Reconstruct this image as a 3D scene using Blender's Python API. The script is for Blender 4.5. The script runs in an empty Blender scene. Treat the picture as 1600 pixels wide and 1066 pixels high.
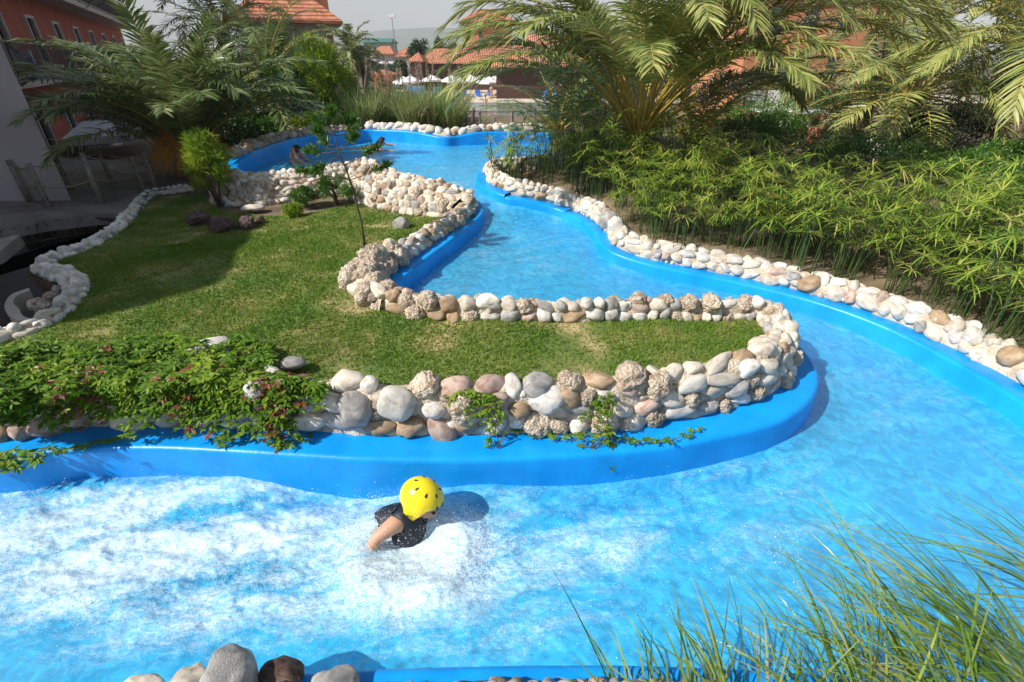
import bpy, bmesh, math, random
import numpy as np
from mathutils import Vector, Matrix, noise as mnoise, geometry
R = math.radians
rng = np.random.default_rng(7); rnd = random.Random(7)
sc = bpy.context.scene
COL = sc.collection
# ------------------------------------------------------------------ camera, light
CAMH = 2.75; PITCH = R(30.1); FPX = 755.6
cam = bpy.data.cameras.new('camera'); camo = bpy.data.objects.new('camera', cam); COL.objects.link(camo)
camo.location = (0, 0, CAMH); camo.rotation_euler = (math.pi/2-PITCH, 0, 0)
cam.sensor_width = 36; cam.lens = 36*FPX/1600; cam.clip_start = .05; cam.clip_end = 20000
sc.camera = camo
sc.render.resolution_x = 1024; sc.render.resolution_y = 682
SUN = Vector((-.684, -.297, .669)).normalized()
w = bpy.data.worlds.new('World'); sc.world = w; w.use_nodes = True
nt = w.node_tree; nt.nodes.clear()
wo = nt.nodes.new('ShaderNodeOutputWorld'); bg = nt.nodes.new('ShaderNodeBackground'); sky = nt.nodes.new('ShaderNodeTexSky')
sky.sky_type = 'NISHITA'; sky.sun_disc = False; sky.sun_elevation = math.asin(SUN.z); sky.sun_rotation = math.atan2(SUN.x, SUN.y)
sky.air_density = 1.2; sky.dust_density = 1.0; sky.ozone_density = 1.0
bg.inputs[1].default_value = .06
nt.links.new(sky.outputs[0], bg.inputs[0]); nt.links.new(bg.outputs[0], wo.inputs[0])
sl = bpy.data.lights.new('sun', 'SUN'); sl.energy = 5.0; sl.angle = R(.5); sl.color = (1, .95, .87)
so = bpy.data.objects.new('sun', sl); COL.objects.link(so); so.rotation_euler = SUN.to_track_quat('Z', 'Y').to_euler(); so.location = (-20, -10, 20)
sc.view_settings.view_transform = 'Standard'; sc.view_settings.look = 'None'; sc.view_settings.exposure = .8; sc.view_settings.gamma = 1
sc.cycles.max_bounces = 6; sc.cycles.transparent_max_bounces = 12; sc.cycles.use_denoising = True
sc.cycles.diffuse_bounces = 3; sc.cycles.glossy_bounces = 3

# ------------------------------------------------------------------ projection helpers (photo pixels 1600x1066)
SP, CP = math.sin(PITCH), math.cos(PITCH)
def ray(u, v):
    dx = (u-800)/FPX; dy = (533-v)/FPX
    return dx, dy*SP+CP, dy*CP-SP
def PZ(u, v, z):
    X, Y, Z = ray(u, v); t = (z-CAMH)/Z
    return Vector((X*t, Y*t, z))
def PY(u, v, y):
    X, Y, Z = ray(u, v); t = y/Y
    return Vector((X*t, y, CAMH+Z*t))
def PD(u, v, d):
    X, Y, Z = ray(u, v); return Vector((X*d, Y*d, CAMH+Z*d))
WC = [(-4,2.2,.0),(-2.6,2.2,.02),(-1.2,2,.0),(0,2,0),(1,2,0),(2,2,.0),(3.5,2,.02),(3.2,3,.08),(2.4,3.5,.13),(4.5,3.4,.12),(1.6,4.4,.25),(2.6,4.2,.2),(.3,5,.33),
      (-.8,5.5,.36),(0,7,.38),(.5,7.6,.42),(.2,8.8,.68),(-.2,9.8,.84),(-1.5,10.6,.9),(-4,11,.9),(-5,12,.9),(0,12,.9),(-2,14,.9),(0,15,.9),(1,11,.9),(6,2.5,.05)]
GC = [(-6,2.9,.66),(-4,3,.66),(-2,3,.66),(0,3,.66),(2,3.2,.64),(-4,5,.64),(-2,5,.6),(0,4.2,.66),(1.5,3.8,.64),(-4,7.5,.47),(-2,6.5,.55),(-2.3,8,.5),(-5.5,8,.42),
      (-8,5,.42),(-7,10,.42),(-10,12,.3),(-14,16,-.2),(-18,24,-.5),(4,4.6,.5),(6,3.6,.4),(2,6.3,.68),(1.5,8,.85),(1.5,9.5,1.0),(2.5,11,1.1),(6,6,.7),(8,5,.6),(6,9,.9),(9,12,.95),(12,9,.9),(4,15,1.05),
      (-4,13,1.0),(-6,11.5,.85),(-4,15,1.15),(0,15.5,1.2),(3,14,1.15),(-6,17,1.1),(0,17,1.15),(5,18,1.0),(12,18,.9),(20,15,.9),(0,1,.1),(3,1,.1),(-3,1,.1),(-8,14,.6),(-12,2,.4)]
WC = np.array(WC, float); GC = np.array(GC, float)
def idw(C, x, y, p=3.0):
    x = np.asarray(x, float); y = np.asarray(y, float)
    d = ((x[..., None]-C[:, 0])**2+(y[..., None]-C[:, 1])**2+.02)**(p/2)
    wt = 1/d
    return (wt*C[:, 2]).sum(-1)/wt.sum(-1)
def Wf(x, y): return idw(WC, x, y)
def Gf(x, y):
    g = idw(GC, x, y)
    y = np.asarray(y, float); k = np.clip((y-18)/18, 0, 1); k = k*k*(3-2*k)
    return g*(1-k)+(-1.3)*k
def PF(u, v, F, off=0.):
    z = .4
    for _ in range(30):
        p = PZ(u, v, z); z2 = float(F(p.x, p.y))+off
        z = z+.5*(z2-z)
    return PZ(u, v, z)
def cr(pts, n):
    """Catmull-Rom resample of a list of tuples to n points, even in arc length"""
    P = np.array(pts, float); Q = np.vstack([2*P[0]-P[1], P, 2*P[-1]-P[-2]]); out = []
    for i in range(len(P)-1):
        p0, p1, p2, p3 = Q[i:i+4]
        for t in np.linspace(0, 1, 16, endpoint=False):
            out.append(.5*((2*p1)+(p2-p0)*t+(2*p0-5*p1+4*p2-p3)*t*t+(3*p1-p0-3*p2+p3)*t**3))
    out.append(P[-1]); out = np.array(out)
    d = np.r_[0, np.cumsum(np.linalg.norm(np.diff(out[:, :2], axis=0), axis=1))]
    s = np.linspace(0, d[-1], n)
    return np.stack([np.interp(s, d, out[:, k]) for k in range(out.shape[1])], 1)
# ------------------------------------------------------------------ numpy noise
def _h(ix, iy, iz, seed):
    n = (ix.astype(np.int64)*374761393+iy.astype(np.int64)*668265263+iz.astype(np.int64)*2147483647+seed*1274126177) & 0xffffffff
    n = ((n ^ (n >> 13))*1274126177) & 0xffffffff
    return ((n ^ (n >> 16)) & 0xffff)/65535.
def vnoise(x, y, z=0., seed=0):
    x, y, z = np.broadcast_arrays(np.asarray(x, float), np.asarray(y, float), np.asarray(z, float))
    ix, iy, iz = np.floor(x), np.floor(y), np.floor(z); fx, fy, fz = x-ix, y-iy, z-iz
    fx, fy, fz = [f*f*(3-2*f) for f in (fx, fy, fz)]
    def c(a, b, d): return _h(ix+a, iy+b, iz+d, seed)
    x00 = c(0,0,0)*(1-fx)+c(1,0,0)*fx; x10 = c(0,1,0)*(1-fx)+c(1,1,0)*fx
    x01 = c(0,0,1)*(1-fx)+c(1,0,1)*fx; x11 = c(0,1,1)*(1-fx)+c(1,1,1)*fx
    return (x00*(1-fy)+x10*fy)*(1-fz)+(x01*(1-fy)+x11*fy)*fz
def fbm(x, y, z=0., o=4, seed=0):
    s = 0; a = .5; f = 1.
    for i in range(o):
        s = s+a*vnoise(np.asarray(x)*f, np.asarray(y)*f, np.asarray(z)*f, seed+i); a *= .5; f *= 2.03
    return s
# ------------------------------------------------------------------ materials
MC = {}
def new_mat(name):
    m = bpy.data.materials.new(name); m.use_nodes = True; nt = m.node_tree; nt.nodes.clear()
    out = nt.nodes.new('ShaderNodeOutputMaterial'); return m, nt, out
def N(nt, t, **k):
    n = nt.nodes.new(t)
    for a, b in k.items():
        if a.startswith('i_'): n.inputs[int(a[2:]) if a[2:].isdigit() else a[2:]].default_value = b
        else: setattr(n, a, b)
    return n
def ramp(nt, stops, src=None):
    r = nt.nodes.new('ShaderNodeValToRGB'); e = r.color_ramp.elements
    while len(e) < len(stops): e.new(.5)
    for q, (p, c) in zip(e, stops):
        q.position = p; q.color = (*c, 1) if len(c) == 3 else c
    if src is not None: nt.links.new(src, r.inputs[0])
    return r
def mat(name, c1, c2=None, rough=.7, scale=5., bump=0., bscale=None, spec=.5, detail=4, c3=None, metal=0., lo=.35, hi=.65, objco=False, bdist=.01):
    if name in MC: return MC[name]
    m, nt, out = new_mat(name); L = nt.links.new
    b = N(nt, 'ShaderNodeBsdfPrincipled'); b.inputs['Roughness'].default_value = rough; b.inputs['Metallic'].default_value = metal
    b.inputs['Specular IOR Level'].default_value = spec
    tc = N(nt, 'ShaderNodeTexCoord'); co = tc.outputs['Object']
    if not objco:
        g = N(nt, 'ShaderNodeNewGeometry'); co = g.outputs['Position']
    if c2:
        n = N(nt, 'ShaderNodeTexNoise'); n.inputs['Scale'].default_value = scale; n.inputs['Detail'].default_value = detail; L(co, n.inputs['Vector'])
        st = [(lo, c1), (hi, c2)] if not c3 else [(lo, c1), ((lo+hi)/2, c2), (hi, c3)]
        r = ramp(nt, st, n.outputs[0]); L(r.outputs[0], b.inputs['Base Color'])
    else: b.inputs['Base Color'].default_value = (*c1, 1)
    if bump:
        n2 = N(nt, 'ShaderNodeTexNoise'); n2.inputs['Scale'].default_value = bscale or scale*4; n2.inputs['Detail'].default_value = 5; L(co, n2.inputs['Vector'])
        bp = N(nt, 'ShaderNodeBump'); bp.inputs['Strength'].default_value = bump; bp.inputs['Distance'].default_value = bdist
        L(n2.outputs[0], bp.inputs['Height']); L(bp.outputs[0], b.inputs['Normal'])
    L(b.outputs[0], out.inputs[0]); MC[name] = m; return m
def leafmat(name, cols, trans=.3, rough=.45, spec=.4, nscale=1.5):
    """per-leaf colour from Random Per Island plus a slow positional noise"""
    m, nt, out = new_mat(name); L = nt.links.new
    g = N(nt, 'ShaderNodeNewGeometry'); n = N(nt, 'ShaderNodeTexNoise'); n.inputs['Scale'].default_value = nscale; L(g.outputs['Position'], n.inputs['Vector'])
    a = N(nt, 'ShaderNodeMath', operation='MULTIPLY_ADD'); a.inputs[1].default_value = .6; L(g.outputs['Random Per Island'], a.inputs[0])
    s = N(nt, 'ShaderNodeMath', operation='MULTIPLY_ADD'); s.inputs[1].default_value = 1.4; s.inputs[2].default_value = -.5; L(n.outputs[0], s.inputs[0]); L(s.outputs[0], a.inputs[2])
    k = len(cols)-1; r = ramp(nt, [(i/k, c) for i, c in enumerate(cols)], a.outputs[0])
    b = N(nt, 'ShaderNodeBsdfPrincipled'); b.inputs['Roughness'].default_value = rough; b.inputs['Specular IOR Level'].default_value = spec
    t = N(nt, 'ShaderNodeBsdfTranslucent'); mx = N(nt, 'ShaderNodeMixShader'); mx.inputs[0].default_value = trans
    L(r.outputs[0], b.inputs['Base Color']); L(r.outputs[0], t.inputs[0]); L(b.outputs[0], mx.inputs[1]); L(t.outputs[0], mx.inputs[2]); L(mx.outputs[0], out.inputs[0])
    MC[name] = m; return m
BLUE = mat('blue_paint', (.002, .25, .70), (.006, .32, .84), rough=.36, scale=3.5, bump=.3, bscale=22, bdist=.008, spec=.32, detail=8)
LAWN = mat('lawn_soil', (.10, .16, .03), (.17, .19, .05), rough=.95, scale=2.2, c3=(.42, .33, .16), bump=.8, bscale=60, lo=.40, hi=.70, detail=8)
SOIL = mat('soil', (.10, .07, .045), (.2, .15, .09), rough=.95, scale=3, bump=.8, bscale=30)
MORTAR = mat('mortar', (.44, .35, .25), (.68, .59, .47), rough=.95, scale=9, bump=1., bscale=50, bdist=.02, detail=8)
DARKSTONE = mat('dark_porous', (.07, .04, .04), (.2, .12, .11), rough=.9, scale=10, bump=1, bscale=50)
WOOD = mat('wood', (.10, .065, .04), (.2, .14, .09), rough=.85, scale=12, bump=.5)
GREYWOOD = mat('weathered_wood', (.16, .14, .12), (.28, .25, .22), rough=.85, scale=12, bump=.5)
TERRA = mat('terracotta_render', (.30, .075, .05), (.36, .10, .065), rough=.9, scale=1.5, bump=.2)
TERRAL = mat('terracotta_render_light', (.5, .2, .1), (.6, .26, .14), rough=.9, scale=1.5)
WHITEW = mat('white_render', (.46, .43, .44), (.54, .51, .51), rough=.9, scale=1.2, bump=.2)
DARKW = mat('dark_timber', (.05, .022, .015), (.09, .04, .025), rough=.7, scale=4)
GLASS = mat('window_glass', (.03, .04, .04), rough=.08, spec=.8)
WHITE = mat('white_paint', (.78, .77, .74), rough=.5)
CANVAS = mat('white_canvas', (.82, .81, .78), (.74, .74, .73), rough=.9, scale=1)
BLACKM = mat('black_metal', (.02, .02, .02), rough=.4)
ROPE = mat('rope', (.25, .2, .14), (.35, .28, .2), rough=.95, scale=60)
CONC = mat('paving', (.33, .29, .24), (.46, .41, .34), rough=.9, scale=3, bump=.5, bscale=14)
SAND = mat('sand', (.55, .47, .36), (.62, .54, .43), rough=.95, scale=2)
def tile_mat(name, ang):
    m, nt, out = new_mat(name); L = nt.links.new
    g = N(nt, 'ShaderNodeNewGeometry'); mp = N(nt, 'ShaderNodeMapping'); mp.inputs['Rotation'].default_value = (0, 0, ang); L(g.outputs['Position'], mp.inputs[0])
    wv = N(nt, 'ShaderNodeTexWave'); wv.inputs['Scale'].default_value = 1.2; wv.inputs['Distortion'].default_value = .6; L(mp.outputs[0], wv.inputs[0])
    n = N(nt, 'ShaderNodeTexNoise'); n.inputs['Scale'].default_value = 3.; n.inputs['Detail'].default_value = 6; L(g.outputs['Position'], n.inputs[0])
    r = ramp(nt, [(.3, (.36, .12, .06)), (.5, (.5, .19, .1)), (.7, (.6, .28, .17))], n.outputs[0])
    b = N(nt, 'ShaderNodeBsdfPrincipled'); b.inputs['Roughness'].default_value = .85
    bp = N(nt, 'ShaderNodeBump'); bp.inputs['Strength'].default_value = 1; bp.inputs['Distance'].default_value = .08
    L(wv.outputs[0], bp.inputs['Height']); L(bp.outputs[0], b.inputs['Normal']); L(r.outputs[0], b.inputs[0]); L(b.outputs[0], out.inputs[0]); return m
TILE = tile_mat('roof_tiles', 0.); TILE2 = tile_mat('roof_tiles_turned', 1.2)
def stone_mat(name, c1, c2, c3, sc_=14, bump=.5, pits=False):
    m, nt, out = new_mat(name); L = nt.links.new
    tc = N(nt, 'ShaderNodeTexCoord'); oi = N(nt, 'ShaderNodeObjectInfo')
    ad = N(nt, 'ShaderNodeVectorMath', operation='ADD'); L(tc.outputs['Object'], ad.inputs[0])
    cb = N(nt, 'ShaderNodeMath', operation='MULTIPLY'); cb.inputs[1].default_value = 40; L(oi.outputs['Random'], cb.inputs[0]); L(cb.outputs[0], ad.inputs[1])
    n = N(nt, 'ShaderNodeTexNoise'); n.inputs['Scale'].default_value = 1.6; n.inputs['Detail'].default_value = 8; n.inputs['Distortion'].default_value = .8; L(ad.outputs[0], n.inputs[0])
    r = ramp(nt, [(.33, c1), (.5, c2), (.66, c3)], n.outputs[0])
    hv = N(nt, 'ShaderNodeHueSaturation'); mr = N(nt, 'ShaderNodeMapRange'); mr.inputs[3].default_value = .8; mr.inputs[4].default_value = 1.12
    L(oi.outputs['Random'], mr.inputs[0]); L(mr.outputs[0], hv.inputs['Value']); L(r.outputs[0], hv.inputs['Color'])
    b = N(nt, 'ShaderNodeBsdfPrincipled'); b.inputs['Roughness'].default_value = .85; b.inputs['Specular IOR Level'].default_value = .25
    n2 = N(nt, 'ShaderNodeTexNoise'); n2.inputs['Scale'].default_value = sc_; n2.inputs['Detail'].default_value = 10; n2.inputs['Roughness'].default_value = .65; L(ad.outputs[0], n2.inputs[0])
    h = n2.outputs[0]
    if pits:
        v = N(nt, 'ShaderNodeTexVoronoi'); v.inputs['Scale'].default_value = 5.; L(ad.outputs[0], v.inputs[0])
        a = N(nt, 'ShaderNodeMath', operation='ADD'); L(v.outputs[0], a.inputs[0]); L(h, a.inputs[1]); h = a.outputs[0]
    bp = N(nt, 'ShaderNodeBump'); bp.inputs['Strength'].default_value = bump; bp.inputs['Distance'].default_value = .03
    L(h, bp.inputs['Height']); L(bp.outputs[0], b.inputs['Normal']); L(hv.outputs[0], b.inputs[0]); L(b.outputs[0], out.inputs[0]); return m
SM = {'white': stone_mat('stone_white', (.50, .46, .40), (.70, .66, .60), (.78, .75, .70)),
      'cream': stone_mat('stone_cream', (.48, .40, .31), (.66, .58, .48), (.74, .67, .58)),
      'tan': stone_mat('stone_tan', (.30, .20, .12), (.42, .29, .18), (.52, .39, .27)),
      'grey': stone_mat('stone_grey', (.24, .23, .23), (.38, .36, .34), (.52, .50, .47)),
      'pink': stone_mat('stone_pink', (.36, .23, .18), (.50, .36, .30), (.60, .48, .42)),
      'orange': stone_mat('stone_orange', (.40, .20, .10), (.52, .30, .17), (.6, .42, .3)),
      'porous': stone_mat('stone_porous', (.40, .29, .20), (.66, .54, .41), (.76, .67, .56), 9, .9, True),
      'redporph': stone_mat('stone_porphyry', (.10, .03, .03), (.2, .08, .07), (.33, .17, .15)),
      'redglaze': stone_mat('stone_rust', (.22, .05, .02), (.38, .10, .04), (.45, .18, .08)),
      'darkbrown': stone_mat('stone_dark', (.06, .035, .03), (.13, .08, .06), (.22, .15, .12)),
      'lava': stone_mat('stone_lava', (.06, .035, .035), (.13, .08, .08), (.22, .15, .14), 9, 1., True)}
# ------------------------------------------------------------------ mesh helpers
class Geo:
    def __init__(s): s.V = []; s.F = []; s.n = 0
    def add(s, V, F, m=0, smooth=False):
        V = np.asarray(V, float).reshape(-1, 3); F = np.asarray(F, np.int64)
        s.V.append(V); s.F.append((F+s.n, m, smooth)); s.n += len(V); return s
    def mesh(s, name, mats):
        me = bpy.data.meshes.new(name)
        if not s.V: return me
        V = np.concatenate(s.V); me.vertices.add(len(V)); me.vertices.foreach_set('co', V.astype(np.float32).ravel())
        li = np.concatenate([f.ravel() for f, _, _ in s.F]); cnt = np.concatenate([np.full(len(f), f.shape[1]) for f, _, _ in s.F])
        me.loops.add(len(li)); me.loops.foreach_set('vertex_index', li.astype(np.int32))
        me.polygons.add(len(cnt)); me.polygons.foreach_set('loop_start', np.r_[0, np.cumsum(cnt)[:-1]].astype(np.int32))
        me.polygons.foreach_set('material_index', np.concatenate([np.full(len(f), m) for f, m, _ in s.F]).astype(np.int32))
        me.polygons.foreach_set('use_smooth', np.concatenate([np.full(len(f), sm) for f, _, sm in s.F]).astype(bool))
        for m in mats: me.materials.append(m)
        me.update(calc_edges=True); me.validate(); return me
    def obj(s, name, mats, parent=None):
        if not isinstance(mats, (list, tuple)): mats = [mats]
        return link(name, s.mesh(name, mats), parent)
    # shapes
    def box(s, c, d, rz=0, m=0, M=None):
        x, y, z = [k/2 for k in d]
        V = np.array([(i*x, j*y, k*z) for i in (-1, 1) for j in (-1, 1) for k in (-1, 1)])
        if M is not None: V = V@np.array(M.to_3x3()).T
        elif rz: ca, sa = math.cos(rz), math.sin(rz); V = V@np.array([[ca, sa, 0], [-sa, ca, 0], [0, 0, 1]])
        return s.add(V+np.array(c), [(0,1,3,2),(4,6,7,5),(0,4,5,1),(2,3,7,6),(0,2,6,4),(1,5,7,3)], m)
    def tube(s, pts, rad, n=8, m=0, cap=True):
        P = np.array(pts, float); k = len(P); rad = np.broadcast_to(rad, (k,)) if np.ndim(rad) == 0 else np.array(rad)
        T = np.gradient(P, axis=0); T /= np.linalg.norm(T, axis=1)[:, None]+1e-9
        ref = np.array((0, 0, 1.)) if abs(T[0][2]) < .9 else np.array((1., 0, 0)); rings = []
        u = np.cross(ref, T[0]); u /= np.linalg.norm(u)
        for i in range(k):
            u = u-T[i]*u.dot(T[i]); u /= np.linalg.norm(u)+1e-9; v = np.cross(T[i], u)
            a = np.linspace(0, 2*math.pi, n, endpoint=False)
            rings.append(P[i]+rad[i]*(np.cos(a)[:, None]*u+np.sin(a)[:, None]*v))
        V = np.concatenate(rings); F = [(i*n+j, i*n+(j+1) % n, (i+1)*n+(j+1) % n, (i+1)*n+j) for i in range(k-1) for j in range(n)]
        s.add(V, F, m, True)
        if cap: s.F.append((np.array([[s.n-n+j for j in range(n)]]), m, False)); s.F.append((np.array([[s.n-len(V)+n-1-j for j in range(n)]]), m, False))
        return s
    def grid(s, V, nu, nv, m=0, smooth=True):
        i = np.arange(nu-1)[:, None]*nv+np.arange(nv-1)[None]
        return s.add(V, np.stack([i, i+nv, i+nv+1, i+1], -1).reshape(-1, 4), m, smooth)
    def ball(s, c, r, nu=14, nv=9, m=0):
        a = np.linspace(0, 2*math.pi, nu+1); b = np.linspace(-math.pi/2, math.pi/2, nv)
        A, B = np.meshgrid(a, b, indexing='ij'); r = np.array(r)*np.ones(3)
        V = np.stack([np.cos(A)*np.cos(B), np.sin(A)*np.cos(B), np.sin(B)], -1).reshape(-1, 3)*r+np.array(c)
        return s.grid(V, nu+1, nv, m)
    def poly(s, pts, m=0): return s.add(pts, [list(range(len(pts)))], m)
    def prism(s, pts, z0, z1, m=0):
        n = len(pts); V = [(x, y, z0) for x, y in pts]+[(x, y, z1) for x, y in pts]
        s.add(V, [(i, (i+1) % n, n+(i+1) % n, n+i) for i in range(n)], m)
        s.F.append((np.array([[s.n-n+i for i in range(n)]]), m, False)); s.F.append((np.array([[s.n-n-1-i for i in range(n)]]), m, False)); return s
def link(name, data, parent=None, loc=None, rot=None):
    o = bpy.data.objects.new(name, data); COL.objects.link(o)
    if parent is not None:
        o.parent = parent; base = Vector(parent.get('_w', (0, 0, 0)))
        o.location = (Vector(loc) if loc is not None else Vector((0, 0, 0)))-base
        o['_w'] = tuple(Vector(loc)) if loc is not None else (0, 0, 0)
    elif loc is not None: o.location = loc
    if rot is not None: o.rotation_euler = rot
    return o
def tag(o, label=None, cat=None, group=None, kind=None):
    if label: o['label'] = label
    if cat: o['category'] = cat
    if group: o['group'] = group
    if kind: o['kind'] = kind
    return o
def empty(name, loc, label=None, cat=None, group=None):
    o = bpy.data.objects.new(name, None); COL.objects.link(o); o.location = loc; o.empty_display_size = .2
    o['_w'] = tuple(Vector(loc)); return tag(o, label, cat, group)
def copy_thing(root, loc=None, rz=0, sc_=1, label=None, group=None):
    r = root.copy(); COL.objects.link(r)
    if loc is not None: r.location = loc
    r.rotation_euler = (0, 0, rz); r.scale = (sc_,)*3
    if label: r['label'] = label
    if group: r['group'] = group
    for ch in list(root.children):
        c = ch.copy(); COL.objects.link(c); c.parent = r
        for g in list(ch.children):
            d = g.copy(); COL.objects.link(d); d.parent = c
    return r
def recenter(o):
    """put a world-coordinate top-level mesh's origin at its base"""
    me = o.data; n = len(me.vertices); a = np.empty(n*3, np.float32); me.vertices.foreach_get('co', a); a = a.reshape(-1, 3)
    c = np.array([(a[:, 0].min()+a[:, 0].max())/2, (a[:, 1].min()+a[:, 1].max())/2, a[:, 2].min()]); me.vertices.foreach_set('co', (a-c).astype(np.float32).ravel()); me.update()
    o.location = c; return o
def blades(geo, base, d, L, W, droop=0., nseg=3, ref=None, prof='leaf', m=0, smooth=True):
    base = np.asarray(base, float); n = len(base); d = np.asarray(d, float); d = d/(np.linalg.norm(d, axis=1)[:, None]+1e-9)
    L = np.broadcast_to(L, (n,)); W = np.broadcast_to(W, (n,)); droop = np.broadcast_to(droop, (n,))
    t = np.linspace(0, 1, nseg+1)
    P = base[:, None]+d[:, None]*(L[:, None]*t)[..., None]; P[..., 2] -= (droop*L)[:, None]*t**2
    if ref is None: ref = rng.normal(size=(n, 3))
    side = np.cross(d, ref); side /= np.linalg.norm(side, axis=1)[:, None]+1e-9
    if prof == 'leaf': pw = np.interp(t, [0, .35, .7, 1], [.25, 1, .75, .04])
    elif prof == 'grass': pw = np.interp(t, [0, .5, 1], [1, .8, .05])
    else: pw = np.interp(t, [0, .15, .6, 1], [.5, 1, .85, .06])
    S = side[:, None]*(W[:, None]*pw*.5)[..., None]
    V = np.stack([P-S, P+S], 2).reshape(-1, 3)
    b = (np.arange(n)*(nseg+1)*2)[:, None]+np.arange(nseg)[None]*2
    geo.add(V, np.stack([b, b+1, b+3, b+2], -1).reshape(-1, 4), m, smooth); return geo
def rand_dirs(n, zmin=-1.):
    z = rng.uniform(zmin, 1, n); a = rng.uniform(0, 2*math.pi, n); r = np.sqrt(1-z*z); return np.stack([r*np.cos(a), r*np.sin(a), z], 1)
def inpoly(x, y, poly):
    x = np.asarray(x); y = np.asarray(y); c = np.zeros(x.shape, bool); P = np.asarray(poly); j = len(P)-1
    for i in range(len(P)):
        xi, yi = P[i][:2]; xj, yj = P[j][:2]
        k = ((yi > y) != (yj > y)) & (x < (xj-xi)*(y-yi)/(yj-yi+1e-12)+xi); c ^= k; j = i
    return c
def distpoly(x, y, P, closed=True):
    x = np.asarray(x, float); y = np.asarray(y, float); best = np.full(x.shape, 1e9); P = np.asarray(P)[:, :2]; n = len(P)
    for i in range(n if closed else n-1):
        a = P[i]; b = P[(i+1) % n]; ab = b-a; t = np.clip(((x-a[0])*ab[0]+(y-a[1])*ab[1])/(ab@ab+1e-12), 0, 1)
        best = np.minimum(best, (x-a[0]-ab[0]*t)**2+(y-a[1]-ab[1]*t)**2)
    return np.sqrt(best)
# ------------------------------------------------------------------ channel edges: (u, v, height of lip above water, coping width)
ISL = [(-420,742,.30,.26),(-200,735,.30,.26),(0,722,.30,.26),(75,706,.30,.26),(150,702,.3,.26),(230,700,.3,.26),(330,704,.3,.26),(480,713,.31,.26),(560,718,.31,.26),(640,719,.3,.26),(740,719,.3,.26),(850,715,.3,.26),
       (1000,704,.28,.26),(1100,688,.27,.26),(1200,665,.26,.27),(1250,641,.25,.26),(1278,610,.24,.25),(1280,580,.23,.22),(1262,550,.22,.18),(1230,520,.2,.16),(1180,505,.2,.16),(1100,496,.2,.16),(1000,491,.2,.18),(900,489,.2,.2),
       (800,487,.2,.2),(710,483,.2,.2),(655,470,.2,.2),(622,448,.2,.2),(637,428,.2,.2),(680,394,.2,.18),(720,364,.2,.16),(748,341,.18,.15),(757,326,.16,.13),(748,313,.14,.1),(715,302,.13,.1),(670,290,.12,.1),(622,278,.1,.1),(592,262,.1,.12),
       (560,254,.08,.2),(520,257,.08,.2),(470,264,.08,.2),(420,269,.08,.2),(385,268,.1,.2),(372,258,.2,.18),(382,246,.28,.15),(405,235,.3,.14),(440,222,.3,.14),(480,213,.3,.14),(530,208,.3,.14),(570,203,.3,.14),(600,203,.3,.14),(640,205,.29,.14),
       (690,214,.22,.14),(715,213,.22,.14),(745,207,.3,.14),(790,206,.3,.14),(850,206,.3,.14),(880,212,.3,.14)]
RBK = [(900,228,.2,.1),(870,250,.15,.1),(810,258,.12,.1),(765,262,.12,.1),(747,268,.13,.14),(743,277,.15,.2),(752,290,.15,.22),(787,304,.16,.22),(819,309,.16,.18),(867,321,.17,.18),(908,340,.18,.16),(928,357,.18,.16),(934,372,.18,.16),(955,390,.18,.16),(1000,406,.18,.17),
       (1053,418,.19,.17),(1162,440,.2,.18),(1281,470,.21,.18),(1390,510,.22,.2),(1500,566,.22,.22),(1600,625,.22,.22),(1740,720,.22,.22),(1900,850,.22,.22),(2040,980,.22,.22),(2200,1098,.22,.22)]
NRB = [(-420,1120,.25,.3),(-100,1082,.25,.3),(200,1063,.25,.3),(530,1043,.25,.3),(700,1037,.25,.3),(870,1034,.25,.3),(1050,1036,.25,.3),(1300,1050,.25,.3),(1600,1078,.25,.3),(1950,1100,.25,.3),(2180,1108,.25,.3)]
def lip_path(L, n):
    A = cr(L, n); out = []
    for u, v, off, wd in A:
        p = PF(u, v, Wf, off); out.append((p.x, p.y, p.z, wd))
    # resample evenly in the world
    return cr(out, n)
isl = lip_path(ISL, 420); rbk = lip_path(RBK, 205); nrb = lip_path(NRB, 120)
def inward(path, side):
    T = np.gradient(path[:, :2], axis=0); T /= np.linalg.norm(T, axis=1)[:, None]+1e-9
    Nn = np.stack([-T[:, 1], T[:, 0]], 1)*side
    for _ in range(6): Nn[1:-1] = (Nn[:-2]+Nn[1:-1]*2+Nn[2:])/4
    return Nn/(np.linalg.norm(Nn, axis=1)[:, None]+1e-9)
isl_n = inward(isl, 1); rbk_n = inward(rbk, 1); nrb_n = inward(nrb, -1)
CH = [tuple(p[:2]) for p in isl]+[tuple(p[:2]) for p in rbk]+[tuple(p[:2]) for p in nrb[::-1]]
CHA = np.array(CH)
def coping(path, nrm, i0, i1, seams=()):
    g = Geo(); P = path[i0:i1]; Nn = nrm[i0:i1]; k = len(P); rr = .045; prof = []
    rows = []
    for j in range(k):
        x, y, z, wd = P[j]; nx, ny = Nn[j]; c = []
        c.append((wd+.16, -.03)); c.append((wd, .0)); c.append((wd*.5+.03, -.004))
        for a in np.linspace(90, 0, 6): c.append((rr-rr*math.cos(R(a)), -rr+rr*math.sin(R(a))))
        c += [(-.004, -.12), (-.012, -.3), (-.02, -.75)]
        rows.append([(x+nx*o, y+ny*o, z+dz) for o, dz in c])
    V = np.array(rows); nv = V.shape[1]
    return g.grid(V.reshape(-1, 3), k, nv)
def near_idx(path, u, v, off):
    p = PF(u, v, Wf, off); return int(np.argmin((path[:, 0]-p.x)**2+(path[:, 1]-p.y)**2))
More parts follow.
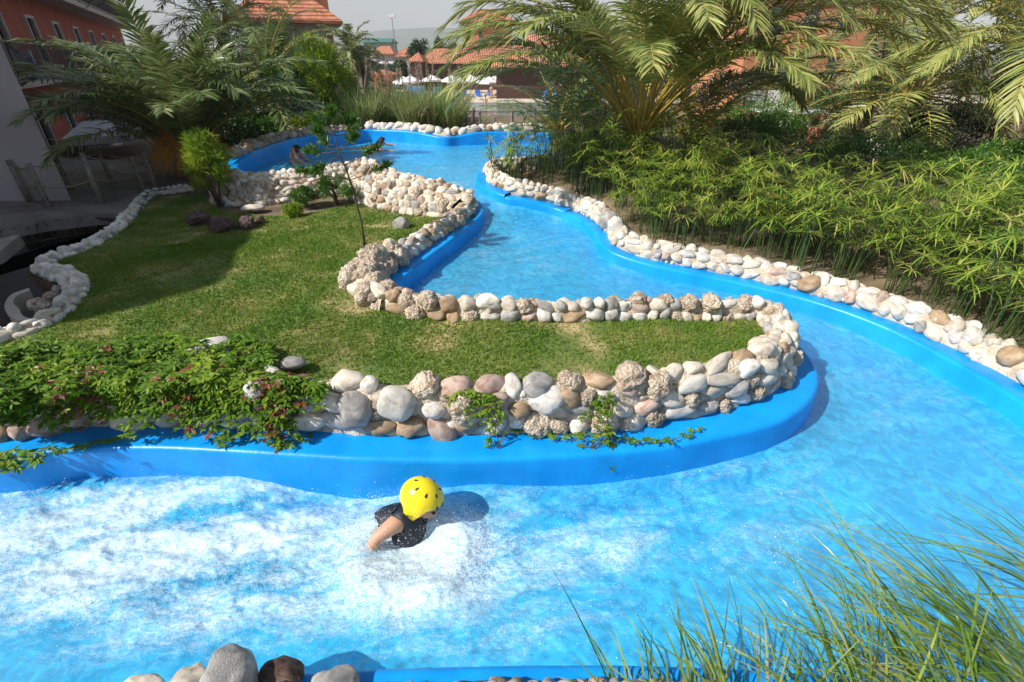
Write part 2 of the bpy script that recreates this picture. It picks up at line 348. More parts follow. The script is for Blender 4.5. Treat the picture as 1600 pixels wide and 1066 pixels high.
I_tip = near_idx(isl, 1262, 550, .22); I_corner = near_idx(isl, 622, 448, .2); I_nose = near_idx(isl, 757, 326, .16); I_pool = near_idx(isl, 592, 262, .1); I_end = near_idx(isl, 375, 262, .15); I_far = near_idx(isl, 570, 203, .3)
I_mid = near_idx(isl, 1230, 520, .2)
def structure_wall(name, geo, label, cat='pool wall'):
    o = geo.obj(name, BLUE); recenter(o); return tag(o, label, cat)
structure_wall('pool_coping', coping(isl, isl_n, 0, I_corner+1), 'glossy blue coping curving round the lawn tongue beside the white water')
structure_wall('pool_coping', coping(isl, isl_n, I_corner, I_nose+6), 'blue coping under the slanting stone row at the inner corner of the lawn')
structure_wall('pool_wall', coping(isl, isl_n, I_nose+5, len(isl)), 'tall blue wall curving round the upper pool where two boys swim')
_rs = near_idx(rbk, 787, 304, .16); _rs2 = near_idx(rbk, 930, 360, .18)
structure_wall('pool_coping', coping(rbk, rbk_n, 0, _rs+1), 'short rounded blue coping at the upstream end of the pebble row')
g = coping(rbk, rbk_n, _rs, _rs2+1); g.V[0][:, 2] -= .035; structure_wall('pool_coping', g, 'middle length of blue coping between its two stepped joints')
g = coping(rbk, rbk_n, _rs2, len(rbk)); g.V[0][:, 2] -= .02; structure_wall('pool_coping', g, 'long blue coping below the papyrus bed with a shiny rounded edge')
structure_wall('pool_coping', coping(nrb, nrb_n, 0, len(nrb)), 'shaded blue coping on the near bank behind the boulders')
# ------------------------------------------------------------------ water, bed
def pgrid(u0, u1, du, v0, v1, dv, F, off=0.):
    us = np.arange(u0, u1+1, du); vs = np.arange(v0, v1+1, dv)
    U, V = np.meshgrid(us, vs, indexing='ij'); dx = (U-800)/FPX; dy = (533-V)/FPX
    X = dx; Y = dy*SP+CP; Z = dy*CP-SP; z = np.full(U.shape, .4)
    for _ in range(25):
        t = (z-CAMH)/Z; z = z+.5*(F(X*t, Y*t)+off-z)
    t = (z-CAMH)/Z
    return U, V, X*t, Y*t, z
def sheet(name, x, y, z, keep, m, **k):
    nu, nv = x.shape; i = np.arange(nu-1)[:, None]*nv+np.arange(nv-1)[None]; F = np.stack([i, i+nv, i+nv+1, i+1], -1)
    kq = keep[:-1, :-1] | keep[1:, :-1] | keep[:-1, 1:] | keep[1:, 1:]
    F = F[kq]; V = np.stack([x, y, z], -1).reshape(-1, 3); used, inv = np.unique(F, return_inverse=True)
    g = Geo(); g.add(V[used], inv.reshape(-1, 4), 0, True); o = g.obj(name, m); return o, used
def sstep(a, b, x): t = np.clip((x-a)/(b-a), 0, 1); return t*t*(3-2*t)
def foam_caustic_at(U, V):
    """how white the water is, from where the rapids run plus painted sun caustics mid-pool (pixel coordinates of the point on the water plane)"""
    u = U; v = V
    f = .95*np.exp(-(((u-250)/480)**2+((v-860)/150)**2)**1.2)
    f = np.maximum(f, .9*np.exp(-(((u-640)/190)**2+((v-880)/95)**2)**1.1))
    f = np.maximum(f, .42*np.exp(-(((u-880)/300)**2+((v-850)/110)**2)))
    f = np.maximum(f, .35*np.exp(-(((u-700)/500)**2+((v-980)/90)**2)))
    f = np.maximum(f, .28*np.exp(-(((u-1180)/330)**2+((v-820)/170)**2)))
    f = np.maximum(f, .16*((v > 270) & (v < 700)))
    f = np.maximum(f, .24*np.exp(-(((u-820)/150)**2+((v-400)/60)**2)))  # mid-pool patch: whitened water imitates mottled sun caustics
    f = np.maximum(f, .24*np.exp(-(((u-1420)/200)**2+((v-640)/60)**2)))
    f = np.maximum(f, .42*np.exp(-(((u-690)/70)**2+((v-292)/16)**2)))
    return f
def water_disp(x, y, fm):
    # streaks follow the flow: stretched noise advected round the bend
    sx = x*1.; sy = y*1.
    wx = x+.25*fbm(x*2, y*2, 3.1, 3, 5); wy = y+.25*fbm(x*2+9, y*2, 1.7, 3, 6)
    a = fbm(wx*3.2+wy*1.0, wy*6.5-wx*1.2, .3, 4, 1)-.47
    b = 1-np.abs(2*fbm(wx*7, wy*9, 1.1, 3, 11)-.95)
    c = fbm(x*38, y*38, 2., 3, 21)-.45
    return a*(.014+.15*fm)+(b-.6)*(.004+.03*fm)+c*(.001+.016*fm)
def make_water():
    parts = []
    U, V, x, y, z = pgrid(-360, 2240, 3.0, 690, 1130, 2.5, Wf)
    U2, V2, x2, y2, z2 = pgrid(-200, 1960, 4.0, 196, 692, 2.0, Wf)
    g = Geo(); foam_caustic = []
    for (U, V, x, y, z) in ((U, V, x, y, z), (U2, V2, x2, y2, z2)):
        fm = foam_caustic_at(U, V)
        wx = x+.35*(fbm(x*1.3, y*1.6, 5, 3, 91)-.5); wy = y+.35*(fbm(x*1.3, y*1.6, 9, 3, 92)-.5)
        n1 = fbm(wx*1.1+wy*.6, wy*5.5-wx*1.6, 0, 6, 31); n2 = fbm(wx*5+wy*2, wy*19-wx*5, 0, 5, 41); n3 = fbm(x*30, y*60, 0, 2, 51)
        near = sstep(600, 720, V)
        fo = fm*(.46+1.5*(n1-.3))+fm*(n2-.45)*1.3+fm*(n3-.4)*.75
        z = z+water_disp(x, y, fm)
        # rider's wake and the hollow by the wall
        rx, ry = PZ(640, 862, 0).x, PZ(640, 862, 0).y
        z = z-.10*np.exp(-(((U-545)/90)**2+((V-775)/28)**2))*near+.07*np.exp(-(((U-760)/90)**2+((V-770)/26)**2))*near+.05*np.exp(-(((U-330)/200)**2+((V-760)/22)**2))*near
        ring = np.hypot((x-rx), (y-ry)*1.1); z = z+near*(.06*np.exp(-((ring-.34)/.14)**2)-.01*np.exp(-(ring/.2)**2)); fo = fo+near*.3*np.exp(-((ring-.34)/.16)**2)+near*.4*np.exp(-(ring/.34)**2)
        keep = inpoly(x, y, CH) | (distpoly(x, y, CH) < .06)
        nu, nv = x.shape; i = np.arange(nu-1)[:, None]*nv+np.arange(nv-1)[None]; F = np.stack([i, i+nv, i+nv+1, i+1], -1)
        kq = keep[:-1, :-1] | keep[1:, :-1] | keep[:-1, 1:] | keep[1:, 1:]
        F = F[kq]; VV = np.stack([x, y, z], -1).reshape(-1, 3); used, inv = np.unique(F, return_inverse=True)
        g.add(VV[used], inv.reshape(-1, 4), 0, True); foam_caustic.append(fo.ravel()[used])
    return g, np.concatenate(foam_caustic)
gw, foam_caustic = make_water()
def water_mat():
    m, nt, out = new_mat('water'); L = nt.links.new
    at = N(nt, 'ShaderNodeAttribute'); at.attribute_name = 'foam_caustic'
    g = N(nt, 'ShaderNodeNewGeometry'); pos = g.outputs['Position']
    n1 = N(nt, 'ShaderNodeTexNoise'); n1.inputs['Scale'].default_value = 1; n1.inputs['Detail'].default_value = 7; n1.inputs['Roughness'].default_value = .7; mp = N(nt, 'ShaderNodeMapping'); mp.inputs['Scale'].default_value = (28, 62, 40); mp.inputs['Rotation'].default_value = (0, 0, .25); L(pos, mp.inputs[0]); L(mp.outputs[0], n1.inputs[0])
    n2 = N(nt, 'ShaderNodeTexNoise'); n2.inputs['Scale'].default_value = 7; n2.inputs['Detail'].default_value = 6; n2.inputs['Distortion'].default_value = 1.5; L(pos, n2.inputs[0])
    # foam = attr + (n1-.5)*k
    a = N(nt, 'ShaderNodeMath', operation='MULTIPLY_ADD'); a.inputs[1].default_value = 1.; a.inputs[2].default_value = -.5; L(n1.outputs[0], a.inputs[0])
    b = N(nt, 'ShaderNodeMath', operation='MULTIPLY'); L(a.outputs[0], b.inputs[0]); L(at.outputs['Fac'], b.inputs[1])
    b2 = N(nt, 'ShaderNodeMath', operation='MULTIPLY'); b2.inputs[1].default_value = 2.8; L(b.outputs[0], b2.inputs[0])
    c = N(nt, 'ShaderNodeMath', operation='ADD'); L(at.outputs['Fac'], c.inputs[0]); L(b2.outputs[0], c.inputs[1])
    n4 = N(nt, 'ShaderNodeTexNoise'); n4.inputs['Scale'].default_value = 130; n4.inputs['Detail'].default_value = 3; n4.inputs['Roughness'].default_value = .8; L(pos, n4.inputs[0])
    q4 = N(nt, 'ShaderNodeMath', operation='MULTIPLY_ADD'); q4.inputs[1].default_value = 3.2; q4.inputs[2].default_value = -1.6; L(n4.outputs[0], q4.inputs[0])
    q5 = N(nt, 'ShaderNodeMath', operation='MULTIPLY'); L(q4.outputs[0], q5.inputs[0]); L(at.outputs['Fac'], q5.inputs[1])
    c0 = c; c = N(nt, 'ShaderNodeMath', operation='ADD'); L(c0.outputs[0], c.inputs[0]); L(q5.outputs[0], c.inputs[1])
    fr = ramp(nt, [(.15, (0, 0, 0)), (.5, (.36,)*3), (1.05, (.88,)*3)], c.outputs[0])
    # milkiness (air bubbles in the stream)
    mk = N(nt, 'ShaderNodeMapRange'); mk.inputs[1].default_value = .35; mk.inputs[2].default_value = .7; mk.inputs[3].default_value = .4; mk.inputs[4].default_value = .8; L(n2.outputs[0], mk.inputs[0])
    tr = N(nt, 'ShaderNodeBsdfTransparent'); tr.inputs[0].default_value = (.66, .98, 1, 1)
    df = N(nt, 'ShaderNodeBsdfDiffuse'); df.inputs[0].default_value = (.06, .55, .88, 1)
    wh = N(nt, 'ShaderNodeBsdfDiffuse'); wh.inputs[0].default_value = (.70, .83, .89, 1)
    m1 = N(nt, 'ShaderNodeMixShader'); L(mk.outputs[0], m1.inputs[0]); L(tr.outputs[0], m1.inputs[1]); L(df.outputs[0], m1.inputs[2])
    m2 = N(nt, 'ShaderNodeMixShader'); L(fr.outputs[0], m2.inputs[0]); L(m1.outputs[0], m2.inputs[1]); L(wh.outputs[0], m2.inputs[2])
    gl = N(nt, 'ShaderNodeBsdfGlossy'); gl.inputs['Roughness'].default_value = .06
    bs = N(nt, 'ShaderNodeTexNoise'); bs.inputs['Scale'].default_value = 22; bs.inputs['Detail'].default_value = 5; L(pos, bs.inputs[0])
    bp = N(nt, 'ShaderNodeBump'); bp.inputs['Strength'].default_value = .5; bp.inputs['Distance'].default_value = .015; L(bs.outputs[0], bp.inputs['Height'])
    bq = N(nt, 'ShaderNodeBump'); bq.inputs['Strength'].default_value = .6; bq.inputs['Distance'].default_value = .012; L(n1.outputs[0], bq.inputs['Height']); L(bp.outputs[0], bq.inputs['Normal'])
    L(bq.outputs[0], gl.inputs['Normal']); L(bp.outputs[0], wh.inputs['Normal'])
    fz = N(nt, 'ShaderNodeFresnel'); fz.inputs[0].default_value = 1.33; L(bq.outputs[0], fz.inputs['Normal'])
    fh = N(nt, 'ShaderNodeMath', operation='MULTIPLY'); fh.inputs[1].default_value = .34; L(fz.outputs[0], fh.inputs[0]); m3 = N(nt, 'ShaderNodeMixShader'); L(fh.outputs[0], m3.inputs[0]); L(m2.outputs[0], m3.inputs[1]); L(gl.outputs[0], m3.inputs[2]); L(m3.outputs[0], out.inputs[0]); return m
WATER = water_mat()
wo_ = gw.obj('water', WATER); at = wo_.data.attributes.new('foam_caustic', 'FLOAT', 'POINT')
assert len(wo_.data.vertices) == len(foam_caustic); at.data.foreach_set('value', foam_caustic.astype(np.float32)); tag(wo_, kind='structure')
BED = mat('blue_bed', (.01, .32, .76), (.03, .44, .88), rough=.5, scale=6, detail=8, c3=(.09, .42, .85), lo=.36, hi=.7)
U, V, x, y, z = pgrid(-360, 2240, 16, 196, 1130, 8, Wf, -.0)
o, _ = sheet('channel_bed', x, y, z-.34, inpoly(x, y, CH) | (distpoly(x, y, CH) < .1), BED); tag(o, kind='structure')
# ------------------------------------------------------------------ lawn and ground
def lip_off(path, nrm, idx, off):
    return [(path[i, 0]+nrm[i, 0]*off, path[i, 1]+nrm[i, 1]*off) for i in idx]
lawn_poly = lip_off(isl, isl_n, range(0, I_tip, 3), .38)+lip_off(isl, isl_n, range(I_tip, I_corner, 3), .3)+lip_off(isl, isl_n, range(I_corner, I_pool, 2), .3)
pond_px = [(-300,640),(-120,575),(0,530),(60,512),(105,480),(122,455),(115,436),(88,425),(70,420),(78,408),(110,398),(140,385),(180,360),(205,335),(225,312),(240,303),(300,295)]
pond_edge = [PF(u, v, Gf, 0.) for u, v in pond_px]
back_px = [(300,296),(320,310),(345,330),(400,338),(480,335),(570,315),(600,300)]
lawn_poly = lip_off(isl, isl_n, range(0, I_tip, 3), .36)+lip_off(isl, isl_n, range(I_tip, I_corner, 3), .3)+lip_off(isl, isl_n, range(I_corner, I_nose, 2), .25)+[PF(u, v, Gf).xy[:] for u, v in ((740,338),(650,335),(600,300))]+[PF(u, v, Gf).xy[:] for u, v in back_px[::-1]]+[(p.x, p.y) for p in pond_edge[::-1]]
pond_poly = [(p.x, p.y) for p in pond_edge[:15]]+[PF(u, v, Gf).xy[:] for u, v in ((215,335),(150,332),(60,342),(0,352),(-200,380))]+[(-9.5,5),(-9.5,1)]
U, V, x, y, z = pgrid(-700, 2300, 14, 200, 1200, 7, Gf)
def gz(x, y): return Gf(x, y)+.05*(fbm(x*1.5, y*1.5, 0, 3, 3)-.45)
inch = inpoly(x, y, CH); dch = distpoly(x, y, CH)
keep = ~(inch | (dch < .10)) & ~inpoly(x, y, pond_poly)
# ground grid as plain xy grid out to the distance
gx = np.r_[np.linspace(-400, -26, 16), np.linspace(-24, -8, 80), np.linspace(-7.9, 7.9, 200), np.linspace(8, 24, 80), np.linspace(26, 400, 16)]; gy = np.r_[np.linspace(-8, -.5, 6), np.linspace(0, 8, 100), np.linspace(8.1, 20, 120), np.linspace(20.5, 60, 50), np.linspace(70, 900, 20)]
X, Y = np.meshgrid(gx, gy, indexing='ij'); Z = gz(X, Y)-.03
ix = inpoly(X, Y, CH); dc = distpoly(X, Y, CH); ip = inpoly(X, Y, pond_poly); dp = distpoly(X, Y, pond_poly)
hole = (ix & (dc > .2)) | (ip & (dp > .1)); FARP = [(-8, 24), (14, 24), (40, 54), (-30, 54)]
low = Wf(X, Y)-.75; kk = np.clip((dc-.26)/.16, 0, 1)*(~ix); kk = kk*kk*(3-2*kk); Z = low+(Z-low)*kk; Z = np.where(ip & (dp < .12), Z-.3, Z)
o, _ = sheet('ground', X, Y, Z, ~hole, SOIL); tag(o, kind='structure')
gx = np.arange(-7, 2.6, .05); gy = np.arange(2.5, 9.8, .05); X, Y = np.meshgrid(gx, gy, indexing='ij')
o, _ = sheet('lawn', X, Y, gz(X, Y)+.0, inpoly(X, Y, lawn_poly), LAWN); tag(o, kind='structure')
# grass blades
GR = leafmat('grass_blade', [(.05, .12, .008), (.09, .20, .012), (.14, .25, .018), (.22, .27, .04), (.42, .34, .14)], .3, .6, .2, nscale=1.1)
nb = 420000; bx = rng.uniform(-6.5, 2.4, nb); by = rng.uniform(2.6, 9.6, nb)**1.0
k = inpoly(bx, by, lawn_poly) & (distpoly(bx, by, lawn_poly) > .0) & (rng.random(nb) < np.clip(1.15-.09*by, .25, 1)); bx, by = bx[k], by[k]
dens = fbm(bx*1.6, by*1.6, 0, 4, 77)+.25*(fbm(bx*9, by*9, 0, 2, 78)-.5); k = rng.random(len(bx)) < np.clip((dens-.2)*5, .3, 1); bx, by = bx[k], by[k]
d = np.stack([rng.normal(0, .5, len(bx)), rng.normal(0, .5, len(bx)), np.full(len(bx), 1.)], 1)
g = Geo(); blades(g, np.stack([bx, by, gz(bx, by)], 1), d, rng.uniform(.02, .05, len(bx)), rng.uniform(.004, .009, len(bx))*(1+.12*by), .2, 1, prof='grass')
tag(g.obj('grass', GR), 'short green lawn grass with dry straw patches', 'grass', kind='stuff')
# shaded pool at the left
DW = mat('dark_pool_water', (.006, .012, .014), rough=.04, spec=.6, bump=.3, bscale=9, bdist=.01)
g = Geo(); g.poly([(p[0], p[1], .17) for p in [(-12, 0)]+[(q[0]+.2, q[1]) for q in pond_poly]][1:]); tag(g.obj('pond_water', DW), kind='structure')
# ------------------------------------------------------------------ stones
def rock_mesh(name, mat_, seed, porous=False, sub=3, flat=False):
    bm = bmesh.new(); bmesh.ops.create_icosphere(bm, subdivisions=sub+(1 if porous else 0), radius=1)
    r = random.Random(seed); off = Vector((r.uniform(-50, 50), r.uniform(-50, 50), r.uniform(-50, 50)))
    cuts = [(Vector((r.gauss(0, 1), r.gauss(0, 1), r.gauss(0, 1))).normalized(), r.uniform(.68, .92)) for _ in range(7 if not flat else 9)]
    for v in bm.verts:
        p = v.co.normalized()
        s = 1+.3*mnoise.noise(p*1.0+off)+.12*mnoise.noise(p*2.3+off)
        if porous: s += .20*mnoise.noise(p*2.2+off*.7)+.13*mnoise.noise(p*5+off)-.28*max(0, mnoise.noise(p*6.5-off)-.1)-.1*abs(mnoise.noise(p*11+off))
        else: s += .03*mnoise.noise(p*6+off)
        q = p*s
        for n_, dd in cuts:
            e = q.dot(n_)-dd
            if e > 0: q -= n_*e*(.75 if not porous else .5)
        v.co = q
    me = bpy.data.meshes.new(name); bm.to_mesh(me); bm.free()
    for p in me.polygons: p.use_smooth = True
    me.materials.append(SM[mat_]); return me
ROCKS = {}
def rock(kind, var):
    k = (kind, var)
    if k not in ROCKS: ROCKS[k] = rock_mesh('stone', kind, hash((len(kind)*7+ord(kind[0])*3+ord(kind[-1]), var)) & 0xffff, kind in ('porous', 'lava'))
    return ROCKS[k]
DEFW = [('white', 30), ('cream', 30), ('tan', 12), ('grey', 14), ('pink', 8), ('porous', 14)]
def pick(wts): return rnd.choices([a for a, _ in wts], [b for _, b in wts])[0]
def stone_wall(label, path, nrm, i0, i1, prof, size, weights=DEFW, special=(), depth=.6, name='stone_wall', mort=MORTAR, jitter=.5, cat='stone wall'):
    """prof(f) -> [(offset from lip, z relative to lip or None -> ground+dz)] around the wall's section; stones are laid in rows over it"""
    P = path[i0:i1]; Nn = nrm[i0:i1]; k = len(P); secs = []
    for j in range(k):
        x, y, z, wd = P[j]; nx, ny = Nn[j]; sec = []
        for a, b, *rest in prof(j/(k-1)):
            o = wd+a; X, Y = x+nx*o, y+ny*o; zz = z+b if not rest else float(Gf(X, Y))+b
            sec.append((X, Y, zz))
        secs.append(sec)
    S = np.array(secs); m = S.shape[1]
    base = Vector(S[k//2, 0]); root = empty(name, base, label, cat)
    # dense section
    D = []
    for j in range(k):
        d = np.r_[0, np.cumsum(np.linalg.norm(np.diff(S[j], axis=0), axis=1))]; q = np.linspace(0, d[-1], 17); D.append(np.stack([np.interp(q, d, S[j][:, c]) for c in range(3)], 1))
    D = np.array(D)
    # mortar core
    M = D.copy(); du = np.gradient(M, axis=0); dv = np.gradient(M, axis=1); nn = np.cross(du, dv); nn /= np.linalg.norm(nn, axis=2)[..., None]+1e-9
    if nn[:, 6:10, 2].mean() < 0: nn = -nn
    ns = fbm(M[..., 0]*9, M[..., 1]*9, M[..., 2]*9, 3, 5)-.5
    M = M+nn*(ns*.11+.008)[..., None]; M[:, 0, 2] -= .08; M[:, -1, 2] -= .12
    g = Geo(); g.grid(M.reshape(-1, 3), k, 17); g.obj('mortar', mort, root)
    T = np.gradient(D[:, 8], axis=0); arc = np.r_[0, np.cumsum(np.linalg.norm(np.diff(D[:, 8], axis=0), axis=1))]
    per = np.mean(np.linalg.norm(np.diff(D, axis=1), axis=2).sum(1)); rows = max(1, round(per/(size*.82)))
    st = []
    for r in range(rows):
        q = (r+.5)/rows*16; a = rnd.uniform(0, size); L = arc[-1]
        while a < L:
            wsz = size*rnd.choice((rnd.uniform(.6, 1.), rnd.uniform(.8, 1.4), rnd.uniform(1.1, 1.75))); a += wsz/2
            if a > L: break
            fi = np.interp(a, arc, np.arange(k)); fi0 = int(fi); f1 = min(fi0+1, k-1); fr = fi-fi0
            qq = min(max(q+rnd.uniform(-jitter, jitter)*16/rows*.5, .2), 15.8); q0 = int(qq); qf = qq-q0
            pt = (D[fi0, q0]*(1-fr)+D[f1, q0]*fr)*(1-qf)+(D[fi0, q0+1]*(1-fr)+D[f1, q0+1]*fr)*qf
            tt = D[f1, q0]-D[max(0, fi0-1), q0]; tt = Vector(tt).normalized(); nv = Vector(nn[fi0, q0]).normalized()
            hh = per/rows*rnd.uniform(.75, 1.3)
            st.append((pt, tt, nv, wsz*1.04, hh, pick(weights))); a += wsz/2*.93
    for _ in range(int(len(st)*.45)):
        fi0 = rnd.randrange(k-1); q0 = rnd.randrange(16); pt = D[fi0, q0]; st.append((pt-nn[fi0, q0]*.0, Vector(D[fi0+1, q0]-D[fi0, q0]).normalized(), Vector(nn[fi0, q0]).normalized(), size*rnd.uniform(.3, .55), size*rnd.uniform(.28, .5), pick(weights)))
    for (u, v, off, wsz, hsz, kind) in special:
        p = PF(u, v, Gf, off); i = np.unravel_index(np.argmin(((D-np.array(p))**2).sum(-1)), D.shape[:2]); pt = D[i]
        st = [s for s in st if np.linalg.norm(s[0]-pt) > max(wsz, hsz)*.5]
        tt = Vector(D[min(i[0]+1, k-1), i[1]]-D[max(0, i[0]-1), i[1]]).normalized(); st.append((pt, tt, Vector(nn[i]), wsz, hsz, kind))
    cz = Vector((0, 0, CAMH)); st.sort(key=lambda s: -(s[3]*s[4])/((Vector(s[0])-cz).length_squared)*(1 if (cz-Vector(s[0])).dot(s[2]) > -.1 else .1))
    rest = Geo()
    for n_, (pt, tt, nv, wsz, hsz, kind) in enumerate(st):
        ax = tt; ay = (nv-ax*nv.dot(ax)).normalized(); az = ax.cross(ay)
        rot = Matrix((ax, ay, az)).transposed().to_4x4() @ Matrix.Rotation(rnd.uniform(-.55, .55), 4, 'Y') @ Matrix.Rotation(rnd.uniform(-.3, .3), 4, 'X')
        me = rock(kind, rnd.randrange(7)); k_ = 1.15 if kind == 'porous' else 1.0
        if kind == 'porous': wsz = hsz = (wsz+hsz)/2*.98
        dp_ = min(wsz, hsz)*rnd.uniform(.75, 1.)*k_
        mt = Matrix.Translation(Vector(pt)) @ rot @ Matrix.Diagonal((wsz/2*1.05*k_, dp_/2*1.1, hsz/2*1.05*k_, 1))
        if n_ < 98:
            o = bpy.data.objects.new('stone', me); COL.objects.link(o); o.parent = root
            o.matrix_basis = Matrix.Translation(-base) @ mt
        else:
            nvv = len(me.vertices); a_ = np.empty(nvv*3, np.float32); me.vertices.foreach_get('co', a_); a_ = a_.reshape(-1, 3)@np.array(mt.to_3x3()).T+np.array(mt.translation)
            fa = np.array([p.vertices[:] for p in me.polygons]); rest.add(a_, fa, list(SM).index(kind), True)
    if rest.V:
        o = rest.obj('stones', list(SM.values()), root); o['kind'] = 'stuff'
    return root
W1 = [('white', 26), ('cream', 20), ('tan', 6), ('grey', 16), ('pink', 16), ('porous', 14), ('orange', 2)]
i_a = near_idx(isl, 480, 712, .3); i_b = near_idx(isl, 860, 715, .3)
def pf_front(f): return [(.0, .0), (.03, .14), (.04, .30), (.10, .38), (.2, .36)]
stone_wall('tall wall of boulders and red stones half buried in creeper', isl, isl_n, 6, i_a+2, pf_front, .19, [('white', 24), ('cream', 24), ('tan', 8), ('grey', 18), ('pink', 8), ('porous', 6), ('redporph', 4), ('redglaze', 3), ('darkbrown', 5)],
           special=[(575,560,0,.3,.25,'white')][:0])
stone_wall('wall of large pale and pink boulders behind the yellow helmet', isl, isl_n, i_a, i_b+2, pf_front, .19, W1, special=[(610,632,0,.27,.26,'white'),(555,640,-.1,.28,.28,'grey')])
stone_wall('wall of crumbly sponge-like rock and cobbles with a sprig of creeper', isl, isl_n, i_b, near_idx(isl, 1255, 635, .25)+2, pf_front, .17, [('porous', 36), ('cream', 26), ('white', 18), ('tan', 10), ('grey', 8), ('pink', 5)])
def pf_tip(f): return [(.0, .0), (.03, .14), (.06, .32), (.16, .36), (.24, .30), (.30, -.02, 'g')]
stone_wall('stones wrapping the rounded tip of the lawn tongue', isl, isl_n, near_idx(isl, 1255, 635, .25), I_mid+6, pf_tip, .135, [('cream', 40), ('white', 30), ('tan', 14), ('grey', 12), ('pink', 8), ('porous', 6)])
def pf_mid(f): return [(.0, .0), (.04, .10), (.07, .22), (.15, .25), (.22, .18, 'g'), (.27, -.04, 'g')]
i_c = near_idx(isl, 960, 490, .2)
stone_wall('low wall of sponge-like rock and cobbles between lawn tip and upper channel', isl, isl_n, I_mid+4, i_c+2, pf_mid, .14, [('porous', 40), ('cream', 25), ('white', 16), ('tan', 12), ('grey', 9), ('pink', 4)])
stone_wall('low wall of round white and tan cobbles along the lawn edge', isl, isl_n, i_c, near_idx(isl, 655, 470, .2)+3, pf_mid, .155, [('white', 32), ('cream', 20), ('tan', 24), ('grey', 12), ('pink', 6), ('porous', 8)])
def pf_cor(f): return [(.0, -.02), (.03, .09), (.08, .19), (.19, .19), (.28, .10, 'g'), (.34, -.04, 'g')]
stone_wall('heap of pitted porous rocks at the inner corner of the lawn', isl, isl_n, near_idx(isl, 655, 470, .2), I_corner+9, pf_cor, .22, [('porous', 90), ('cream', 8)])
def pf_dia(f): return [(.0, .0), (.02, .08), (.07, .14), (.17, .15), (.27, .04+.0*f, 'g'), (.36, -.04, 'g')]
stone_wall('slanting double row of cobbles from inner corner to the bend', isl, isl_n, I_corner+7, I_nose+4, pf_dia, .14, [('white', 26), ('cream', 26), ('tan', 20), ('grey', 14), ('pink', 6), ('porous', 12)])
def pf_up(f): return [(.0, .0), (.03, .10), (.12, .17), (.30, .12), (.50, -.06), (.62+.1*f, -.03, 'g')]
stone_wall('thick cobbled wall above the lawn at the narrow bend', isl, isl_n, I_nose+2, I_pool+2, pf_up, .15, [('white', 26), ('cream', 34), ('tan', 10), ('grey', 8), ('pink', 6), ('porous', 26)])
def pf_pool(f): return [(.0, -.02), (.06, .02), (.16, .03), (.30, -.12), (.42, -.30), (.52, -.03, 'g')]
stone_wall('rockery wall of small river pebbles holding the upper pool', isl, isl_n, I_pool, I_end, pf_pool, .135, [('white', 30), ('cream', 30), ('tan', 18), ('grey', 8), ('porous', 30)])
def pf_far(f): return [(-.02, .0), (.04, .07), (.15, .1), (.3, .04), (.4, -.04, 'g')]
stone_wall('shaded stone rim on the leafy side of the upper pool', isl, isl_n, I_end+2, I_far, pf_far, .17, [('cream', 30), ('tan', 20), ('grey', 20), ('porous', 20)])
stone_wall('pale boulder rim between upper pool and tall grasses', isl, isl_n, I_far, len(isl)-2, pf_far, .2, [('white', 40), ('cream', 40), ('grey', 10), ('tan', 8)], special=[(690,210,0,.5,.3,'cream'),(665,208,0,.4,.3,'white')])
def pf_r(f): return [(.0, -.01), (.02, .08), (.08, .16), (.17, .17), (.25, .07), (.28, -.05)]
WR = [('white', 50), ('cream', 38), ('tan', 6), ('grey', 4), ('pink', 4)]
r_a = near_idx(rbk, 900, 335, .18); r_b = near_idx(rbk, 1230, 455, .2)
stone_wall('narrow row of rounded white pebbles at the upstream bend', rbk, rbk_n, 3, r_a+2, pf_r, .135, WR, cat='stone edging', name='stone_edging')
stone_wall('pebble row beginning at the large grey and white boulders', rbk, rbk_n, r_a, r_b+2, pf_r, .14, WR, special=[(918,318,.2,.3,.28,'grey'),(960,345,.1,.3,.24,'white'),(895,305,.1,.25,.2,'white')], cat='stone edging', name='stone_edging')
stone_wall('pebble row with one big tan boulder under the papyrus', rbk, rbk_n, r_b, len(rbk)-18, pf_r, .15, WR, special=[(1262,432,.1,.26,.2,'tan'),(1582,540,.1,.22,.2,'tan')], cat='stone edging', name='stone_edging')
# pond edging stones at left, as a wall along a path
pe = cr([(p.x, p.y, p.z, 0.) for p in pond_edge], 150); pe_n = inward(pe, 1)
def pf_pond(f): return [(-.1, -.14), (-.07, .02), (.0, .07), (.07, .04), (.1, -.05)]
stone_wall('winding white stone edging between lawn and dark pond', pe, pe_n, 0, 150, pf_pond, .12, [('white', 70), ('grey', 14), ('cream', 10)], cat='stone edging', name='stone_edging')
# near bank boulders (loose, each its own thing) and small cobbles
def boulder(u, v, z, dims, rz, kind, var, label, tilt=0., name='boulder'):
    p = PZ(u, v, z); me = rock_mesh('boulder', kind, var*31+5, kind in ('porous', 'lava'), sub=4)
    o = link(name, me, None, p); o.scale = [d/2 for d in dims]; o.rotation_euler = (tilt, rnd.uniform(-.1, .1), rz)
    return tag(o, label, 'boulder')
boulder(362,1062,.36,(.22,.3,.34),.2,'grey',12,'big grey pink boulder standing highest on the near bank')
boulder(296,1078,.32,(.2,.2,.16),.4,'cream',4,'pale boulder left of the highest near boulder', 0)
boulder(218,1082,.3,(.19,.14,.12),.0,'cream',5,'low rounded stone at the lower left end of the near boulders')
boulder(440,1056,.3,(.2,.14,.16),-.1,'darkbrown',6,'dark brown boulder touching the highest near boulder')
boulder(436,1096,.34,(.16,.14,.12),.3,'lava',7,'small rough dark stone in front of the brown boulder')
boulder(525,1072,.3,(.22,.16,.15),.1,'grey',8,'speckled grey boulder at the end of the near bank heap')
def pf_n(f): return [(-.2, .0), (-.17, .06), (-.11, .08), (-.02, .05), (.03, -.02)]
